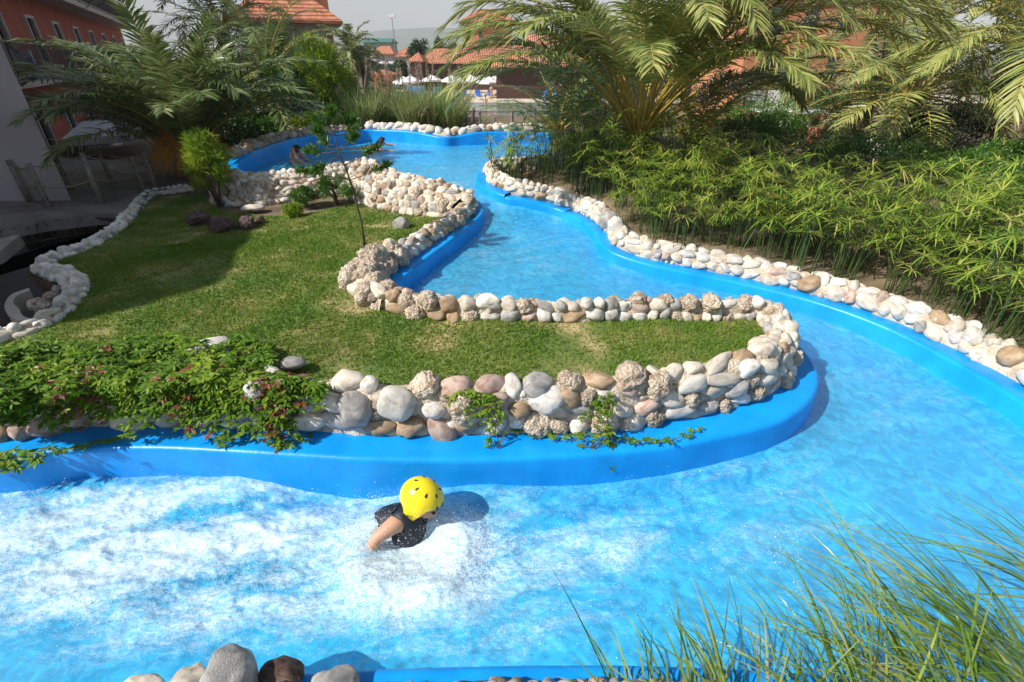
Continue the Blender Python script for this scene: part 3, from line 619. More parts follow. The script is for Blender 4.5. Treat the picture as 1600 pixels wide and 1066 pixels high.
stone_wall('low row of multicoloured cobbles on the near blue coping', nrb, nrb_n, near_idx(nrb, 560, 1042, .25), near_idx(nrb, 1150, 1040, .25), pf_n, .075, [('grey', 30), ('pink', 30), ('tan', 10), ('darkbrown', 10), ('cream', 12), ('white', 8)], cat='stone edging', name='stone_edging')
# flat rocks in the creeper, red stones
def flatrock(u, v, dims, rz, var, label, kind='white', hz=.08):
    p = PF(u, v, Gf, hz); me = rock_mesh('rock', kind, var*17+3, False, 3, True); o = link('flat_rock', me, None, p); o.scale = [d/2 for d in dims]; o.rotation_euler = (.15, .1, rz); return tag(o, label, 'rock')
flatrock(326,545,(.36,.28,.12),.2,1,'large flat white rock lying in the creeper on the lawn edge', hz=.13)
flatrock(458,567,(.2,.16,.08),.5,2,'small flat grey rock on the grass beyond the creeper','grey')
flatrock(402,607,(.17,.14,.13),.9,6,'white rock poking out of the red leaved creeper')
# lava rocks at the foot of the rockery and loose rocks
for (u, v, s, k, lab) in ((312,345,.36,'lava','dark porous rock at the shaded end of the rockery foot'),(345,352,.42,'lava','large dark porous rock at the foot of the rockery'),(385,350,.34,'lava','purple brown porous rock in sun at the rockery foot'),
                          (360,357,.14,'white','small white stone wedged among the dark porous rocks'),(405,345,.2,'darkbrown','small brown rock ending the dark rock group'),(628,350,.28,'grey','grey white boulder loose on the grass near the bend'),(602,322,.22,'white','pale round stone at the foot of the cobbled wall'),
                          (396,325,.34,'cream','flat ledge stone jutting from the rockery over a dark hollow')):
    p = PF(u, v, Gf, s*.2); me = rock_mesh('rock', k, int(u)+7, k == 'lava'); o = link('rock', me, None, p); o.scale = (s*.55, s*.42, s*.36 if u != 396 else .06); o.rotation_euler = (0, 0, rnd.uniform(0, 3)); tag(o, lab, 'rock')
# ------------------------------------------------------------------ plants
M_PALM = leafmat('palm_leaf', [(.09, .14, .03), (.20, .25, .06), (.35, .38, .11), (.52, .45, .17)], .2, .35, .5)
M_PALMD = leafmat('palm_leaf_deep', [(.06, .11, .03), (.16, .22, .07), (.34, .38, .18)], .25, .35, .5)
M_RACH = mat('palm_stalk', (.34, .26, .05), (.48, .33, .06), rough=.5, scale=3)
M_TRUNK = mat('palm_trunk', (.09, .06, .04), (.22, .16, .11), rough=.95, scale=14, bump=1, bscale=30, bdist=.03)
M_ORANGE = mat('palm_fruit_stalk', (.65, .25, .03), (.75, .36, .05), rough=.5, scale=4)
M_PAP = leafmat('papyrus_leaf', [(.07, .15, .02), (.17, .29, .03), (.36, .45, .06), (.56, .46, .16)], .35, .4, .4, 2.)
M_PAPS = mat('papyrus_stem', (.03, .06, .012), (.06, .10, .02), rough=.5, scale=5)
M_BAM = leafmat('bamboo_leaf', [(.11, .2, .02), (.24, .36, .03), (.42, .5, .06)], .35, .45, .3, 2.)
M_SHR = leafmat('shrub_leaf', [(.03, .09, .012), (.07, .17, .02), (.15, .28, .03)], .3, .4, .4, 2.)
M_DSH = leafmat('dark_shrub_leaf', [(.015, .045, .01), (.03, .08, .015), (.06, .13, .025)], .2, .4, .4, 1.5)
M_IVY = leafmat('creeper_leaf', [(.03, .08, .008), (.07, .16, .012), (.15, .26, .02), (.28, .36, .04)], .3, .5, .15, 3.)
M_IVR = leafmat('red_creeper_leaf', [(.14, .03, .02), (.25, .07, .04), (.2, .12, .05)], .3, .4, .4, 3.)
M_REED = leafmat('reed_leaf', [(.10, .20, .05), (.20, .32, .09), (.32, .36, .15), (.45, .40, .24)], .3, .5, .3, 1.)
M_PLUME = leafmat('reed_plume', [(.32, .24, .18), (.42, .33, .26)], .3, .8, .1)
M_FG = leafmat('long_grass', [(.06, .13, .015), (.14, .24, .03), (.28, .34, .06), (.45, .36, .15)], .25, .35, .5, 4.)
M_BARK = mat('bark', (.07, .05, .035), (.14, .10, .07), rough=.9, scale=20, bump=.6)
def frond_geo(L, e0, bend, nl=60, leafL=.42, leafW=.028, mi=0, twist=0., pet=.16):
    """frond along +x starting at the origin, rising at e0 and bending down by 'bend' radians"""
    n = 40; t = np.linspace(0, 1, n); ang = e0-bend*t**1.4; ds = L/(n-1)
    P = np.zeros((n, 3)); P[1:, 0] = np.cumsum(np.cos(ang[:-1])*ds); P[1:, 2] = np.cumsum(np.sin(ang[:-1])*ds); P[:, 1] = twist*L*.12*t**2
    g = Geo(); g.tube(P[::3], np.interp(t[::3], [0, .15, 1], [.035, .018, .004]), 5, 1, False)
    s = np.repeat(np.linspace(pet, .995, nl), 2); s = np.clip(s+rng.uniform(-.006, .006, len(s)), 0, 1); side = np.tile([-1., 1.], nl)
    B = np.stack([np.interp(s, t, P[:, c]) for c in range(3)], 1); T = np.gradient(P, axis=0); T /= np.linalg.norm(T, axis=1)[:, None]
    TT = np.stack([np.interp(s, t, T[:, c]) for c in range(3)], 1); Yv = np.zeros_like(TT); Yv[:, 1] = 1; Up = np.cross(TT, Yv); Up *= np.sign(Up[:, 2:3]+1e-6)
    fwd = np.interp(s, [.15, .5, 1], [.35, .6, 1.6])+rng.normal(0, .1, len(s))
    d = TT*fwd[:, None]+Yv*(side*1.)[:, None]+Up*(rng.uniform(.0, .55, len(s)))[:, None]
    ll = leafL*np.interp(s, [pet, pet+.15, .7, 1], [.5, 1, .95, .45])*rng.uniform(.85, 1.1, len(s))
    blades(g, B, d, ll, leafW, rng.uniform(.1, .45, len(s)), 3, ref=Up+rng.normal(0, .25, (len(s), 3)), prof='palm', m=mi)
    return g
def palm(label, base, trunk_h, tr, n, L, elev=(75, -15), bend=(1.0, 1.6), leaf=.42, nl=60, lm=None, fixed=(), az0=0., leafW=.028, fruit=0, name='palm_tree', seed=1, group=None, pet=.16):
    r = random.Random(seed); root = empty(name, base, label, 'palm tree', group); lm = lm or M_PALM
    top = Vector(base)+Vector((0, 0, trunk_h)); b = Vector(base)
    # trunk with leaf-base knobs
    g = Geo(); k = 18; zs = np.linspace(-.1, trunk_h, k); g.tube([(b.x+.03*math.sin(z*2), b.y, b.z+z) for z in zs], [tr*(1.15-.25*i/k+.12*(i % 2)) for i in range(k)], 14)
    nk = max(20, int(trunk_h*60)); a = np.arange(nk)*2.4; zz = np.linspace(0, trunk_h, nk)
    d = np.stack([np.cos(a)*.8, np.sin(a)*.8, np.full(nk, 1.)], 1)
    blades(g, np.stack([b.x+np.cos(a)*tr*.8, b.y+np.sin(a)*tr*.8, b.z+zz], 1), d, .16, .10, -.1, 2, ref=np.stack([np.cos(a), np.sin(a), 0*a], 1), prof='grass')
    g.obj('trunk', M_TRUNK, root)
    spec = list(fixed)
    for i in range(n):
        f = (i+.5)/n; spec.append((math.degrees(az0)+i*137.5+r.uniform(-12, 12), elev[0]+(elev[1]-elev[0])*f**.9+r.uniform(-6, 6), L*r.uniform(.85, 1.1), r.uniform(*bend)))
    for az, el, ln, bd in spec[:100]:
        g = frond_geo(ln, R(el), bd, nl, leaf*ln/L, leafW, 0, r.uniform(-1, 1), pet); o = link('frond', g.mesh('frond', [lm, M_RACH]), root, top+Vector((math.cos(R(az))*tr*.5, math.sin(R(az))*tr*.5, 0)), (0, 0, R(az)))
    for i in range(fruit):
        g = Geo(); az = r.uniform(-2.6, .4); el = r.uniform(.1, 1.0); ln = r.uniform(.6, 1.0); t = np.linspace(0, 1, 8)
        P = np.stack([np.cos(az)*np.cos(el)*ln*t, np.sin(az)*np.cos(el)*ln*t, np.sin(el)*ln*t-.35*ln*t*t], 1)+np.array(top); g.tube(P, .016, 5)
        q = 60; dd = rand_dirs(q)*.5+(P[-1]-P[-3])/np.linalg.norm(P[-1]-P[-3]); blades(g, np.repeat(P[-3:-2], q, 0)+rng.normal(0, .02, (q, 3)), dd, rng.uniform(.25, .5, q), .012, .5, 3, prof='grass')
        g.obj('fruit_stalk', M_ORANGE, root)
    return root
cb = PF(992, 262, Gf); cb = Vector((cb.x, 9.3, float(Gf(cb.x, 9.3))))
cx = PY(1000, 215, 9.3)
palm('largest date palm arching over the papyrus with yellow green fronds', (cx.x, 9.5, 1.0), .6, .24, 40, 3.9, elev=(88, 48), bend=(1.2, 1.9), leaf=.56, nl=105, leafW=.031, az0=.6, seed=3, pet=.3,
     fixed=[(-18, 58, 5.0, 1.6), (-6, 62, 5.2, 1.7), (-28, 60, 4.8, 1.8), (3, 52, 4.7, 1.4), (-50, 80, 4.2, 2.3), (-72, 84, 4.0, 2.4), (-35, 74, 4.6, 2.1), (182, 60, 4.2, 1.7), (190, 54, 3.9, 1.6), (172, 52, 4.0, 1.4), (196, 70, 4.2, 2.1), (178, 72, 4.4, 2.0), (160, 66, 4.0, 1.6), (-12, 30, 3.2, .5), (-2, 38, 3.0, .6), (15, 30, 3.0, .5), (187, 44, 3.4, 1.1), (8, 66, 5.0, 1.7)])
p = PY(300, 238, 11.0)
palm('dark date palm with orange fruit stalks beside the hotel', (p.x, 11.0, .35), max(.3, p.z-.35), .2, 50, 2.9, elev=(88, 38), bend=(.8, 1.5), leaf=.5, nl=74, leafW=.038, lm=M_PALMD, fruit=18, seed=5,
     fixed=[(180, 50, 3.6, 1.2), (193, 44, 3.3, 1.1), (170, 52, 3.9, 1.2), (200, 52, 3.8, 1.2), (-15, 52, 3.4, 1.3), (0, 44, 3.5, 1.3), (-30, 62, 3.2, 1.6), (186, 30, 3.4, .7), (160, 62, 3.8, 1.2), (12, 60, 3.6, 1.3)])
def ppalm(label, u, v, y, zg, tr, n, L, **k):
    p = PY(u, v, y); return palm(label, (p.x, y, zg), max(.2, p.z-zg), tr, n, L, **k)
ppalm('smaller palm whose crown shows between hotel tower and bamboo', 415, 125, 16, .9, .2, 34, 3.2, elev=(84, -10), leaf=.45, nl=44, leafW=.034, lm=M_PALMD, seed=6)
ppalm('palm crown in front of the pitched red tower roof', 345, 40, 20, .5, .22, 30, 3.3, elev=(80, -20), leaf=.5, nl=40, leafW=.04, lm=M_PALMD, seed=7)
ppalm('young dark palm in the shade beneath the largest palm', 872, 205, 11.5, 1.05, .12, 26, 1.7, elev=(80, 5), bend=(.6, 1.2), leaf=.32, nl=40, leafW=.024, lm=M_PALMD, seed=8)
ppalm('little palm with an orange base right of the largest palm', 1083, 222, 10.5, 1.0, .14, 16, 1.8, elev=(82, 30), bend=(.5, 1.1), leaf=.3, nl=36, fruit=5, seed=9)
ppalm('stout palm behind the stone blocks with a rough trunk', 1425, 150, 12.5, .9, .24, 34, 3.0, elev=(80, -15), bend=(1.0, 1.7), leaf=.5, nl=48, leafW=.036, lm=M_PALM, seed=10)
ppalm('dense palm rising beyond the stout one', 1390, 40, 17, .8, .24, 34, 3.6, elev=(84, -25), leaf=.5, nl=44, leafW=.04, lm=M_PALMD, seed=11)
ppalm('palm with long grey green fronds at the edge of the garden', 1640, 75, 10.5, .9, .26, 40, 3.1, elev=(82, 5), bend=(1.0, 1.6), leaf=.5, nl=60, leafW=.032, lm=M_PALM, seed=12)
ppalm('upright palm in front of the orange hotel corner', 1470, 30, 19, .8, .24, 26, 4.0, elev=(86, 10), leaf=.5, nl=40, leafW=.045, lm=M_PALMD, seed=13)
ppalm('low palm sprouting behind the white loungers', 1215, 150, 17, .9, .2, 22, 2.4, elev=(80, -10), leaf=.4, nl=36, leafW=.034, lm=M_PALMD, seed=14)
ppalm('distant palm standing by the tower corner', 548, 78, 32, -.6, .2, 24, 1.8, elev=(85, -20), leaf=.5, nl=26, leafW=.07, lm=M_PALMD, seed=15)
ppalm('distant palm by the snack bar behind the bamboo', 568, 98, 38, -1, .2, 22, 1.6, elev=(85, -30), leaf=.5, nl=24, leafW=.08, lm=M_PALMD, seed=16)
# generic leafy bush
def bush(name, label, cat, base, R3, nclump, nleaf, leafL, leafW, m, droop=.3, group=None, stems=6, updir=.4, parent=None, nseg=2, shell=.55):
    root = empty(name, base, label, cat, group); g = Geo(); R3 = np.array(R3, float); c0 = np.array(base)+np.array([0, 0, R3[2]*.95])
    cd = rand_dirs(nclump, -.55); rad = rng.uniform(shell, 1, nclump)**.6; C = c0+cd*rad[:, None]*R3*.86
    cr_ = R3.mean()*rng.uniform(.16, .34, nclump)
    k = np.repeat(np.arange(nclump), nleaf); dd = rand_dirs(len(k), -.6); B = C[k]+dd*(cr_[k]*rng.random(len(k))**.5)[:, None]
    ld = dd*.7+rand_dirs(len(k))*.6; ld[:, 2] += updir
    blades(g, B, ld, leafL*rng.uniform(.6, 1.2, len(k)), leafW*rng.uniform(.7, 1.2, len(k)), droop, nseg, m=0, ref=rng.normal(size=(len(k), 3))*.6+np.array([0, 0, 1.]))
    g.obj('foliage', m, root)
    g = Geo()
    for i in range(stems):
        t = C[rng.integers(nclump)]; b = np.array(base)+rng.normal(0, .08, 3)*[R3[0], R3[1], 0]; mid = (b+t)/2+rng.normal(0, .05, 3); g.tube([b-[0, 0, .05], mid, t], [.02, .014, .006], 5)
    g.obj('stem', M_BARK, root); return root
def bpx(u, vb, y=None):
    if y is None: return PF(u, vb, Gf)
    p = PY(u, vb, y); return Vector((p.x, y, float(Gf(p.x, y))))
# bamboo-like bright bushes
p = bpx(343, 322); bush('bamboo_bush', 'bright yellow green bush growing at the end of the rockery', 'bush', (p.x, p.y, p.z), (.36, .34, .64), 40, 120, .16, .018, M_BAM, .2, updir=.7)
for i, (u, y, h, rx, lab) in enumerate(((515, 15.5, 1.25, .7, 'tall yellow green bamboo beside the pampas grasses'), (455, 15.2, 1.05, .8, 'bright green bamboo in the middle of the clump'), (400, 15.0, .9, .8, 'leafy bamboo half hidden by palm fronds'), (445, 17.5, 1.5, 1.0, 'bamboo standing highest behind its neighbours'), (540, 16.5, .8, .6, 'low bamboo leaning toward the grasses'))):
    p = bpx(u, 200, y); bush('bamboo', lab, 'bamboo', (p.x, y, p.z), (rx, .6, h), 70, 80, .18, .03, M_BAM if i != 1 else M_SHR, .3, updir=.5)
# shrubs on the rockery
for (u, v, r, h, m_, lab) in ((478, 322, .26, .17, M_SHR, 'left leafy green shrub on the rockery wall'), (530, 318, .4, .26, M_SHR, 'larger leafy shrub spilling over the rockery behind the young tree'), (458, 338, .16, .1, M_BAM, 'tiny bright shrub at the foot of the rockery'), (565, 290, .2, .16, M_BAM, 'yellowish shrub on top of the rockery')):
    p = bpx(u, v); bush('shrub', lab, 'shrub', (p.x, p.y, p.z), (r, r*.8, h), 30, 90, .08, .016, m_, .3)
# dark hedge behind upper pool
for i, (u, y, rx, h, m_, lab) in enumerate(((300, 13.2, 1.0, .45, M_DSH, 'dark shrub at the foot of the dark palm'), (370, 14, .9, .4, M_DSH, 'low dark shrub left of the upper pool'), (435, 14.6, .9, .35, M_SHR, 'shrub overhanging the shaded pool rim'), (490, 14.6, .7, .25, M_BAM, 'yellow green shrub hanging over the blue pool wall'), (530, 14.6, .4, .2, M_SHR, 'small shrub at the pool rim below the bamboo'),
                                 (250, 15, 1.4, .8, M_DSH, 'big dark shrub below the hotel balconies'), (380, 19, 2.2, 1.3, M_DSH, 'dark hedge mass behind the bamboo'), (600, 27, 1.8, 1.2, M_DSH, 'dark bush behind the pampas grasses'))):
    p = bpx(u, 200, y); bush('shrub', lab, 'shrub', (p.x, y, p.z), (rx, .6, h), 60, 80, .13, .035, m_, .3)
# tall grasses by the upper pool
def grass_clump(name, label, base, h, r, n, m, spread=.5, w=.02, plumes=0, group=None, lean=(0, 0), seed=0, droop=.45):
    g = Geo(); a = rng.uniform(0, 6.28, n); rr = r*np.sqrt(rng.random(n)); B = np.stack([rr*np.cos(a), rr*np.sin(a), np.zeros(n)], 1)
    d = np.stack([np.cos(a)*spread*rng.random(n)+lean[0], np.sin(a)*spread*rng.random(n)+lean[1], np.ones(n)], 1)+rng.normal(0, .12, (n, 3))
    blades(g, B, d, h*rng.uniform(.6, 1.15, n), w, droop*rng.uniform(.3, 1.3, n), 6, prof='grass')
    root = empty(name, base, label, 'ornamental grass', group); link('blades', g.mesh('blades', [m]), root, base)
    if plumes:
        q = Geo(); a = rng.uniform(0, 6.28, plumes)
        for i in range(plumes):
            dx, dy = math.cos(a[i])*.25*rng.random()*h, math.sin(a[i])*.25*rng.random()*h; H = h*rng.uniform(1., 1.3); q.tube([(0, 0, 0), (dx*.4, dy*.4, H*.6), (dx, dy, H)], .006, 4)
            k = 26; t = rng.random(k); Bq = np.stack([dx*(.75+.25*t), dy*(.75+.25*t), H*(.75+.27*t)], 1); dd = rng.normal(0, .4, (k, 3)); dd[:, 2] += 1; blades(q, Bq, dd, .12, .018, .2, 2)
        link('plume', q.mesh('plume', [M_PLUME]), root, base)
    return root
src = [grass_clump('pampas_grass', 'tuft of tall grass with pinkish plumes in the bank behind the upper pool', (0, 0, 0), 1.35, .32, 460, M_REED, .5, .02, 3, 'tall grasses behind the upper pool') for _ in range(3)]
spots = [(x_, y_) for y_ in (15.3, 16.4, 17.6) for x_ in np.arange(-4.0 if y_ < 16 else -4.6, -1.35, .55)]
for i, (x_, y_) in enumerate(spots):
    x_ += rnd.uniform(-.2, .2); y_ += rnd.uniform(-.25, .25); loc = (x_, y_, float(Gf(x_, y_))-.02)
    if i < 3: o = src[i]; o.location = loc
    else: o = copy_thing(src[i % 3], loc, rnd.uniform(0, 6), rnd.uniform(.8, 1.1))
for o, lab in zip([o for o in COL.objects if o.name.startswith('pampas_grass')][:0], []): pass
# papyrus bed
def papyrus_clump(nst, h, seed):
    root = empty('papyrus', (0, 0, 0), 'papyrus clump with umbrella shaped leaf heads in the dense bed beside the pebble row', 'papyrus', 'papyrus clumps in the bed beside the pebble row')
    gs = Geo(); gl_ = Geo(); 
    for i in range(nst):
        a = rng.uniform(0, 6.28); r0 = .16*math.sqrt(rng.random()); hh = h*rng.uniform(.42, 1.15); ln = rng.uniform(.02, .3)*hh
        b = np.array([r0*math.cos(a), r0*math.sin(a), 0]); tp = b+np.array([ln*math.cos(a), ln*math.sin(a), hh]); md = (b+tp)/2+[-.04*math.cos(a), -.04*math.sin(a), .03]
        gs.tube([b, md, tp], [.006, .005, .004], 4, 0, False)
        k = rng.integers(12, 17); az = np.linspace(0, 6.28, k, endpoint=False)+rng.normal(0, .12, k); el = rng.uniform(.0, .6, k); tilt = rng.normal(0, .25, 2)
        d = np.stack([np.cos(az)*np.cos(el), np.sin(az)*np.cos(el), np.sin(el)], 1); d[:, 2] += d[:, 0]*tilt[0]+d[:, 1]*tilt[1]
        blades(gl_, np.repeat(tp[None], k, 0), d, rng.uniform(.15, .27)*rng.uniform(.85, 1.1, k), .017, rng.uniform(.15, .55), 3, ref=np.tile([0, 0, 1.], (k, 1)), prof='palm')
    # bare upright shoots
    k = 16; B = np.stack([rng.normal(0, .12, k), rng.normal(0, .12, k), np.zeros(k)], 1); d = rng.normal(0, .1, (k, 3)); d[:, 2] += 1; blades(gs, B, d, h*rng.uniform(.4, .8, k), .009, .05, 2, prof='grass')
    link('leaves', gl_.mesh('leaves', [M_PAP]), root, (0, 0, 0)); link('stem', gs.mesh('stem', [M_PAPS]), root, (0, 0, 0)); return root
psrc = [papyrus_clump(11, .85, i) for i in range(6)]
bank = lip_off(rbk, rbk_n, range(0, len(rbk)-8), .42); back = [(6.9, 4.2), (7.2, 5.6), (5.6, 7.2), (4.2, 8.4), (2.8, 9.6), (2.6, 11), (2.2, 12.0), (.8, 12.4)]
bed = bank+back; pts = []
tries = 0
cand = np.stack([rng.uniform(-.3, 7.5, 6000), rng.uniform(3, 12.4, 6000)], 1)
cand = cand[inpoly(cand[:, 0], cand[:, 1], bed) & (distpoly(cand[:, 0], cand[:, 1], CH) > .42)]
for x_, y_ in cand:
    if len(pts) >= 260: break
    sp = .30 if y_ < 7 else .36
    if all((x_-a)**2+(y_-b)**2 > sp*sp for a, b in pts): pts.append((x_, y_))
for i, (x_, y_) in enumerate(pts):
    loc = (x_, y_, float(Gf(x_, y_))-.03); s = rnd.uniform(.8, 1.1)*(1.0 if y_ < 8 else 1.1)
    if i < 6: psrc[i].location = loc
    else: copy_thing(psrc[i % 6], loc, rnd.uniform(0, 6.28), s)
# green ground cover and flower shrubs behind the papyrus
gi = 0
for (x_, y_, rx, h, m_, lab) in ((4.6, 10.2, 1.3, .45, M_SHR, 'rounded green hedge dotted with small white flowers'), (7.0, 10.0, 1.5, .28, M_SHR, 'low hedge in front of the stone blocks'), (9.8, 9.4, 1.5, .3, M_SHR, 'brownish green low shrub right of the stone blocks'), (12.0, 10.5, 1.4, .6, M_DSH, 'dark bush under the edge palm'),
                             (6.2, 13.5, 1.6, .4, M_SHR, 'green shrub beyond the white blocks'), (9.5, 14.5, 1.8, .7, M_DSH, 'dark shrub behind the rough palm trunk'), (12.8, 13, 1.6, 1.0, M_DSH, 'tall dark bush with glossy leaves near the edge palm'), (3.0, 12.8, 1.0, .35, M_SHR, 'bright shrub behind the largest palm'),
                             (8.3, 7.6, 1.2, .3, M_SHR, 'yellowing ground shrub behind the papyrus bed'), (1.6, 13.2, .8, .5, M_DSH, 'dark thicket at the downstream end of the upper pool'), (15, 16, 2.2, 1.4, M_DSH, 'dark tree mass beyond the garden edge'), (5.0, 18.5, 2.0, .8, M_DSH, 'dark hedge hiding the sun terrace'), (9.5, 19, 2.2, 1.0, M_DSH, 'dark hedge in front of the orange hotel'), (2.7, 17, 1.3, .7, M_DSH, 'dark shrub beside the pond fence'), (8.6, 8.8, 1.1, .3, M_SHR, 'low shrub between the papyrus bed and the edge palm'), (8.0, 6.4, 1.0, .4, M_SHR, 'shrub at the outer end of the papyrus bed'), (10.3, 7.6, 1.2, .4, M_DSH, 'dark low shrub outside the papyrus bed'), (10.2, 12.0, 1.3, .45, M_DSH, 'shrub in the shade beside the rough palm trunk'), (12.5, 16.5, 2.2, 1.3, M_DSH, 'dark tall shrub closing the view behind the edge palm'), (8.0, 16.2, 1.8, .8, M_DSH, 'dark shrub beyond the hedge near the loungers'), (11.0, 9.6, 1.0, .3, M_SHR, 'bright leafy plant under the edge palm')):
    bush('shrub', lab, 'shrub', (x_, y_, float(Gf(x_, y_))), (rx, .9, h), 70, 80, .1, .028, m_, .3)
# bottom-right long grasses
fgroup = None
FGS = [(975, 1115, .60, 26, (-.35, .4), 'sparse long grass tuft arching left over the water'), (1085, 1120, .66, 40, (-.15, .35), 'upright long grass tuft right of the sparse one'), (1180, 1125, .78, 60, (-.1, .4), 'dense green grass tuft in shade at the water'),
       (1330, 1140, 1.0, 85, (-.35, .4), 'thick grass tuft with blades sweeping toward the stream'), (1480, 1120, 1.15, 110, (-.6, .4), 'bushiest grass tuft with long arching blades'), (1600, 1070, 1.3, 120, (-.85, .4), 'grass tuft sweeping in level across the picture corner'), (1700, 960, 1.3, 60, (-1., .35), 'outermost grass tuft with thin pale flower stalks')]
for u, v, h, n, lean, lab in FGS:
    p = PZ(u, v, .25); grass_clump('long_grass', lab, p, h, .15, int(n*.8), M_FG, .5, .011, 0, None, lean, droop=.55)
# creeper
def creeper(label, poly_px, n, off=(.02, .16), red=.0, redpoly=None, size=.055, F=None, name='creeper', pts3=None):
    F = F or Gf; P = np.array(poly_px, float) if poly_px else None; B = []
    if pts3 is None:
        B = np.stack([rng.uniform(P[:, 0].min(), P[:, 0].max(), n*8), rng.uniform(P[:, 1].min(), P[:, 1].max(), n*8)], 1); B = B[inpoly(B[:, 0], B[:, 1], P)][:n]; n = len(B); dx = (B[:, 0]-800)/FPX; dy = (533-B[:, 1])/FPX; X = dx; Y = dy*SP+CP; Z = dy*CP-SP; z = np.full(n, .5); of = rng.uniform(*off, n)*(.4+1.2*fbm(B[:, 0]*.02, B[:, 1]*.03, 0, 2, 9))
        for _ in range(25): t = (z-CAMH)/Z; z = z+.5*(F(X*t, Y*t)+of-z)
        C = np.stack([X*t, Y*t, z], 1)
    else: C = np.array(pts3)
    nC = len(C); k = np.repeat(np.arange(nC), 5); az = np.tile(np.arange(5)*1.1-2.2, nC)+np.repeat(rng.uniform(0, 6.28, nC), 5); up = rng.normal(0, .3, (nC, 3)); up[:, 2] += .8; up[:, 1] -= .45; up = up[k]
    d = np.stack([np.cos(az), np.sin(az), rng.uniform(-.35, .25, len(k))], 1); s = size*np.repeat(rng.uniform(.6, 1.3, nC), 5)*np.where(np.abs(np.tile(np.arange(5)-2, nC)) == 2, .7, 1.)
    root = empty(name, tuple(C.mean(0)-[0, 0, .1]), label, 'creeper'); g = Geo()
    isred = np.zeros(nC, bool)
    if red: isred = (rng.random(nC) < red*np.clip((fbm(C[:, 0]*3, C[:, 1]*3, 0, 2, 4)-.3)*4, 0, 1.6))
    kr = isred[k]
    for sel, m_ in ((~kr, 0), (kr, 1)):
        if sel.any(): blades(g, C[k][sel], d[sel], s[sel], s[sel]*.45, .15, 2, ref=up[sel], m=m_)
    g.obj('leaves', [M_IVY, M_IVR], root)
    g = Geo()
    if pts3 is not None: g.tube(C-[0, 0, .008], .003, 5); g.obj('stem', M_BARK, root); return root
    for i in range(0, nC-1, max(1, nC//60)):
        a = C[i]; dd = np.linalg.norm(C-a, axis=1); j = np.argsort(dd)[min(12, nC-1)]; g.tube([a-[0, 0, .01], (a+C[j])/2+[0, 0, .01], C[j]-[0, 0, .01]], .003, 4)
    o = g.obj('stems', M_BARK, root); o['kind'] = 'stuff'; return root
def Wall_top(x, y): return np.where(np.asarray(y) > 2.78, .70, .70-(2.78-np.asarray(y))*5)
creeper('thick green creeper carpet covering the lawn edge and wall top', [(-60, 545), (60, 535), (150, 535), (260, 520), (300, 530), (380, 520), (420, 540), (430, 565), (370, 600), (300, 590), (250, 610), (180, 600), (60, 630), (-60, 660)], 3300, (.03, .24), .12)
creeper('green creeper drape covering the upper stones of the boulder wall', [(40, 600), (150, 590), (260, 590), (300, 610), (290, 640), (230, 632), (170, 640), (110, 628), (60, 650)], 900, (.03, .12), .35, F=Wall_top)
creeper('creeper with reddish autumn leaves hanging over the wall', [(230, 580), (300, 560), (380, 570), (440, 580), (500, 600), (510, 620), (450, 620), (430, 665), (380, 640), (330, 650), (260, 625)], 1300, (.03, .14), .5, F=Wall_top)
creeper('creeper draped down the boulders at the far left of the wall', [(-60, 600), (50, 600), (110, 620), (60, 660), (30, 690), (-60, 700)], 420, (.04, .12), .15, F=lambda x, y: np.where(np.asarray(y) > 2.7, .68, .68-(2.7-np.asarray(y))*3))
creeper('short creeper sprig on the pink boulders', [(690, 618), (740, 612), (790, 625), (785, 655), (800, 672), (770, 668), (745, 640), (700, 632)], 130, (.0, .05), .1, F=Wall_top, size=.04)
creeper('creeper sprig clinging to the sponge-like rock', [(900, 660), (930, 645), (945, 625), (960, 625), (955, 660), (975, 680), (940, 675)], 90, (0, .05), .05, F=Wall_top, size=.04)
def strand(label, px, z0, z1, n, size=.04):
    A = cr([(u, v) for u, v in px], n); zz = np.linspace(z0, z1, n); creeper(label, None, n, pts3=[tuple(PZ(a[0]+rnd.uniform(-5, 5), a[1]+rnd.uniform(-4, 4), z_)) for a, z_ in zip(A, zz)], size=size)
strand('creeper runner trailing along the blue coping below the sponge-like rock', [(800, 672), (870, 680), (930, 678), (990, 686), (1050, 686), (1095, 670)], .36, .35, 46)
strand('creeper runner trailing over the blue coping at the white water', [(62, 700), (95, 705), (130, 697), (190, 682)], .36, .36, 26)
strand('thin creeper strand hanging down over the blue wall', [(470, 640), (480, 665), (483, 690), (484, 712), (482, 726)], .45, .24, 14, .026)
strand('creeper runner climbing down the large boulders', [(440, 600), (455, 640), (460, 675), (475, 690)], .72, .36, 24)
